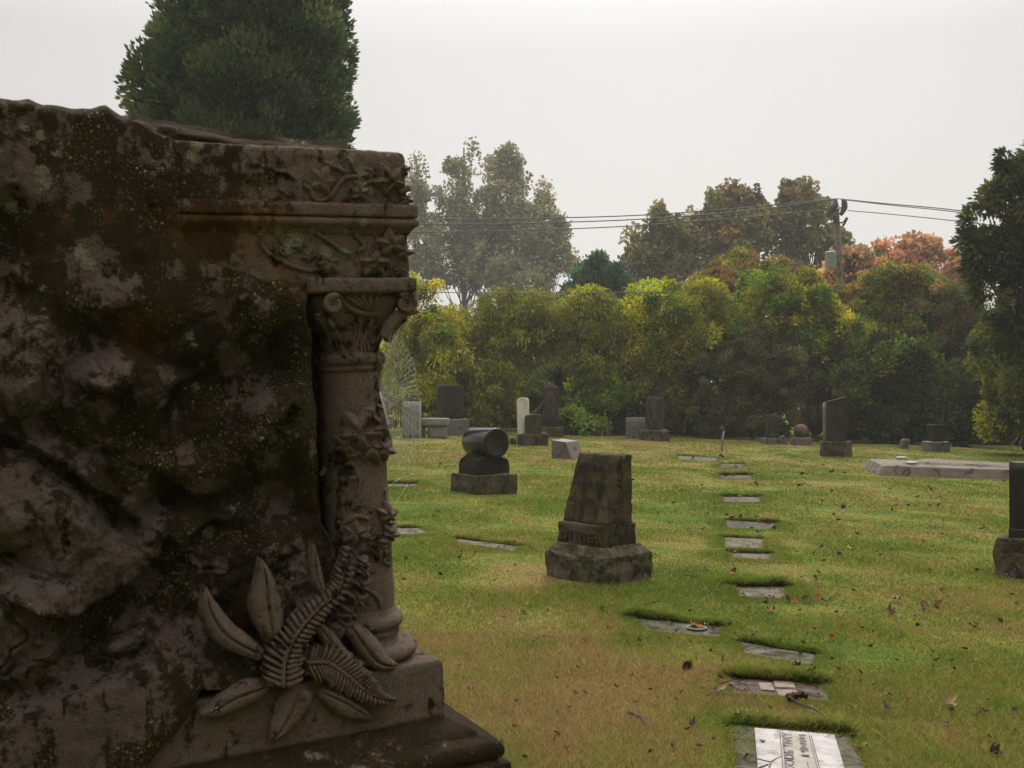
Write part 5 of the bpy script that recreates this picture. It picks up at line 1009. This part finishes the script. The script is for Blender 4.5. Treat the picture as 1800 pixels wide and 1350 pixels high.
    row([(1285, 874), (1300, 874), (1318, 873), (1332, 874)], 8, ['brown', 'tan'], 'brown leaf on the tan marker beyond the leaf drift', 'leaves on the tan marker')
    row([(x_+random.uniform(-9, 9), y_+random.uniform(-2, 2)) for x_, y_ in [(1300, 1131), (1350, 1140), (1410, 1152), (1130, 1092), (1180, 1098), (1280, 1208), (1305, 1200), (1440, 1222), (1310, 1050), (1345, 1050), (1375, 1050), (1300, 882), (1320, 960), (1340, 985), (1290, 984), (1320, 930), (1290, 1300), (1306, 1330), (1515, 1320), (1500, 1296), (1300, 820), (1290, 838), (1210, 806), (850, 955), (880, 962), (720, 934), (710, 854)]*2], 7, ['brown', 'dark', 'tan'], 'dead leaf scrap lying on a sunken marker', 'leaf scraps lying on the markers')
    row([(1290, 1027), (1298, 1028), (1374, 1030), (1383, 1031), (1340, 945), (1292, 972), (1301, 971), (1297, 973), (1276, 838), (1320, 838), (1290, 1010), (1287, 1016)], 12, ['brown', 'dark', 'red', 'orange'], 'brown leaf caught at a sunken marker edge', 'leaves caught at marker edges')
    row([(1218, 1100), (1226, 1099), (1233, 1100), (1240, 1100), (1222, 1102), (1230, 1102)], 12, ['orange', 'tan', 'orange'], 'orange leaf lying in the round vase', 'leaves in the vase')
    row([(1286+i*17+random.uniform(-5, 5), 1124+i*2.2) for i in range(7)]+[(1290+i*26, 1268+i*2.5) for i in range(8)], 10, ['brown', 'tan', 'red'], 'leaf litter scrap along the far edge of a near marker', 'litter along the near markers')
    lt = litter.build('leaf_litter', tint_mat('litter', 1., 0, .03)); lt['kind'] = 'stuff'; lt['label'] = 'tiny scraps of dead leaves in the lawn and on the flat markers'
    TW = stone_mat('twig_bark', (.055, .035, .025), (.11, .075, .055), scale=3, bump=.5)
    def twig(pts, r, label, lift=.02, branches=(), grp=None):
        P = np.array([G(x, y)+np.array([0, 0, lift+(a[0] if a else 0)]) for x, y, *a in pts]); Q = smooth_path(P, 6); mb = MB(); mb.add(*tube(Q, [r, r*.8, r*.4], 8))
        for br in branches:
            B = np.array([G(x, y)+np.array([0, 0, lift+(a[0] if a else 0)]) for x, y, *a in br]); mb.add(*tube(smooth_path(B, 5), [r*.6, r*.3], 6))
        o = mb.build('fallen_twig', TW); c = Q.mean(0); tag(o, label, 'twig', grp)
    twig([(1104, 1261), (1118, 1265), (1130, 1272), (1136, 1282)], .010, 'short thick brown stick lying in the dry grass', .02)
    twig([(1384, 1234), (1405, 1248), (1435, 1260), (1462, 1280)], .006, 'long straight dark stick above the marble panelled marker', .03)
    twig([(1244, 1230, .0), (1262, 1222, .03), (1290, 1222, .05), (1315, 1232, .045), (1332, 1245, .01)], .004, 'curled dead twig arching over the grass left of the markers', .02, ([(1290, 1222, .05), (1296, 1234, .02), (1300, 1247, .0)], [(1312, 1231, .04), (1312, 1240, .02), (1316, 1250, 0)], [(1265, 1223, .02), (1250, 1240, 0)]))
    twig([(1206, 1018), (1229, 1018), (1238, 998), (1245, 992)], .004, 'thin bent twig right of the tapered headstone base', .03)
    twig([(936, 1133), (955, 1124), (978, 1127)], .004, 'thin arched dark twig in the middle of the lawn', .02)
    twig([(826, 1046), (832, 1050), (838, 1056)], .004, 'small straw coloured twig left of the tapered headstone', .02)
    twig([(985, 1040), (992, 1034)], .003, 'tiny dark twig left of the tapered headstone block', .03)
    twig([(1116, 1074), (1140, 1068), (1162, 1064)], .006, 'pale twig lying above the vase marker', .03)
    for x, y, lb in ((1209, 1180, 'brown pine cone left of the near markers'), (1395, 1236, 'brown cone between the two nearest markers')):
        P = G(x, y); o = thing('pine_cone', lb, 'pine cone', (P[0], P[1], P[2]+.03), 0, 'cones on the lawn'); mb = MB(); 
        for i in range(90):
            t = i/90; a = i*2.4; r = .022*math.sin(math.pi*min(1, t*.9+.12)); q = np.array([r*math.cos(a), r*math.sin(a), (t-.5)*.07]); n_ = np.array([math.cos(a), math.sin(a), .4]); s_ = np.array([-math.sin(a), math.cos(a), 0])*.006
            mb.add(np.array([q*.6-s_, q*.6+s_, q+n_*.005+s_*.4, q+n_*.005-s_*.4]), np.array([[0, 1, 2, 3]]))
        v, f = lathe([(.001, -.035), (.012, -.025), (.015, 0), (.009, .025), (.001, .035)], 12); mb.add(v, f); c_ = mb.build('scales', LM['brown'], o, False); o.rotation_euler = (R(60), 0, random.uniform(0, 3))

# ------------------------------------------------------------------ light, sky, air, camera
SUN_EL, SUN_AZ = R(48), R(12)     # behind thin cloud, ahead of the camera and a little to the right
def build_light():
    w = bpy.data.worlds.new('World'); scene.world = w; w.use_nodes = True; nt = w.node_tree; k = NB(nt)
    bg = nt.nodes['Background']; sky = k.n('ShaderNodeTexSky', sky_type='NISHITA'); sky.sun_disc = False
    sky.sun_elevation = SUN_EL; sky.sun_rotation = SUN_AZ; sky.air_density = 1.0; sky.dust_density = 5.0; sky.altitude = 0
    hs = k.n('ShaderNodeHueSaturation'); hs.inputs['Saturation'].default_value = .12; k.l(sky.outputs[0], hs.inputs['Color'])
    # an overcast layer: even grey cloud, brighter towards the veiled sun
    tc = k.n('ShaderNodeTexCoord'); nv = k.n('ShaderNodeVectorMath', operation='NORMALIZE'); k.l(tc.outputs['Generated'], nv.inputs[0])
    dt = k.n('ShaderNodeVectorMath', operation='DOT_PRODUCT'); k.l(nv.outputs[0], dt.inputs[0])
    gl = (math.sin(R(3))*math.cos(R(14)), math.cos(R(3))*math.cos(R(14)), math.sin(R(14))); dt.inputs[1].default_value = gl
    g = k.mrange(dt.outputs['Value'], -1, 1, 0, 1); glow = k.math('POWER', g, 2.6)
    sz = k.n('ShaderNodeSeparateXYZ'); k.l(nv.outputs[0], sz.inputs[0]); zen = k.mrange(sz.outputs[2], .30, 1., 0., CL_Z)
    base = k.math('ADD', k.math('ADD', k.math('MULTIPLY', glow, CL_A), CL_B), zen)
    n = k.noise(nv.outputs[0], 1.6, 4, .5); base = k.math('MULTIPLY', base, k.mrange(n, .3, .7, .96, 1.04))
    cc = k.n('ShaderNodeCombineColor')
    for i, s in enumerate((1.0, .98, .95)): k.l(k.math('MULTIPLY', base, s), cc.inputs[i])
    c = k.mix(.90, hs.outputs[0], cc.outputs[0]); k.l(c, bg.inputs['Color']); bg.inputs['Strength'].default_value = .10
    l = bpy.data.lights.new('sun', 'SUN'); l.energy = SUN_E; l.angle = R(25); l.color = (1, .95, .87); o = bpy.data.objects.new('sun', l); COL.objects.link(o)
    d = Vector((math.sin(SUN_AZ)*math.cos(SUN_EL), math.cos(SUN_AZ)*math.cos(SUN_EL), math.sin(SUN_EL))); o.rotation_euler = d.to_track_quat('Z', 'Y').to_euler()
    cam = bpy.data.cameras.new('camera'); co = bpy.data.objects.new('camera', cam); COL.objects.link(co); co.location = CAM.tolist()
    co.rotation_euler = (R(90)+PITCH, 0, 0); cam.sensor_width = 36; cam.lens = 36*F/1800; cam.clip_end = 9000; cam.clip_start = .05
    cam.dof.use_dof = True; cam.dof.focus_distance = 8.5; cam.dof.aperture_fstop = 13.0
    scene.camera = co
    if HAZE:
        bm = bmesh.new(); bmesh.ops.create_cube(bm, size=1); bmesh.ops.scale(bm, vec=(900, 900, 130), verts=bm.verts); bmesh.ops.translate(bm, vec=(0, 300, 65-26), verts=bm.verts)
        m = bpy.data.materials.new('haze'); m.use_nodes = True; t = m.node_tree; t.nodes.clear(); out = t.nodes.new('ShaderNodeOutputMaterial'); v = t.nodes.new('ShaderNodeVolumePrincipled')
        v.inputs['Color'].default_value = (.93, .93, .92, 1); v.inputs['Density'].default_value = HAZE; v.inputs['Anisotropy'].default_value = .3; t.links.new(v.outputs[0], out.inputs['Volume'])
        h = from_bm('haze', bm, m); h['kind'] = 'stuff'; h['label'] = 'thin pale morning mist'
    scene.view_settings.view_transform = 'Standard'; scene.view_settings.look = 'None'; scene.view_settings.exposure = EXPO; scene.view_settings.gamma = 1
    c = scene.cycles; c.max_bounces = 6; c.diffuse_bounces = 3; c.glossy_bounces = 2; c.transmission_bounces = 2; c.volume_bounces = 0; c.use_denoising = True
CL_A, CL_B, CL_Z, SUN_E, EXPO, HAZE = 6.9, .45, 25.0, 2.9, 0.04, 0.0009

build_ground()
build_monument()
build_stones()
build_trees()
build_small()
build_grass()
build_light()
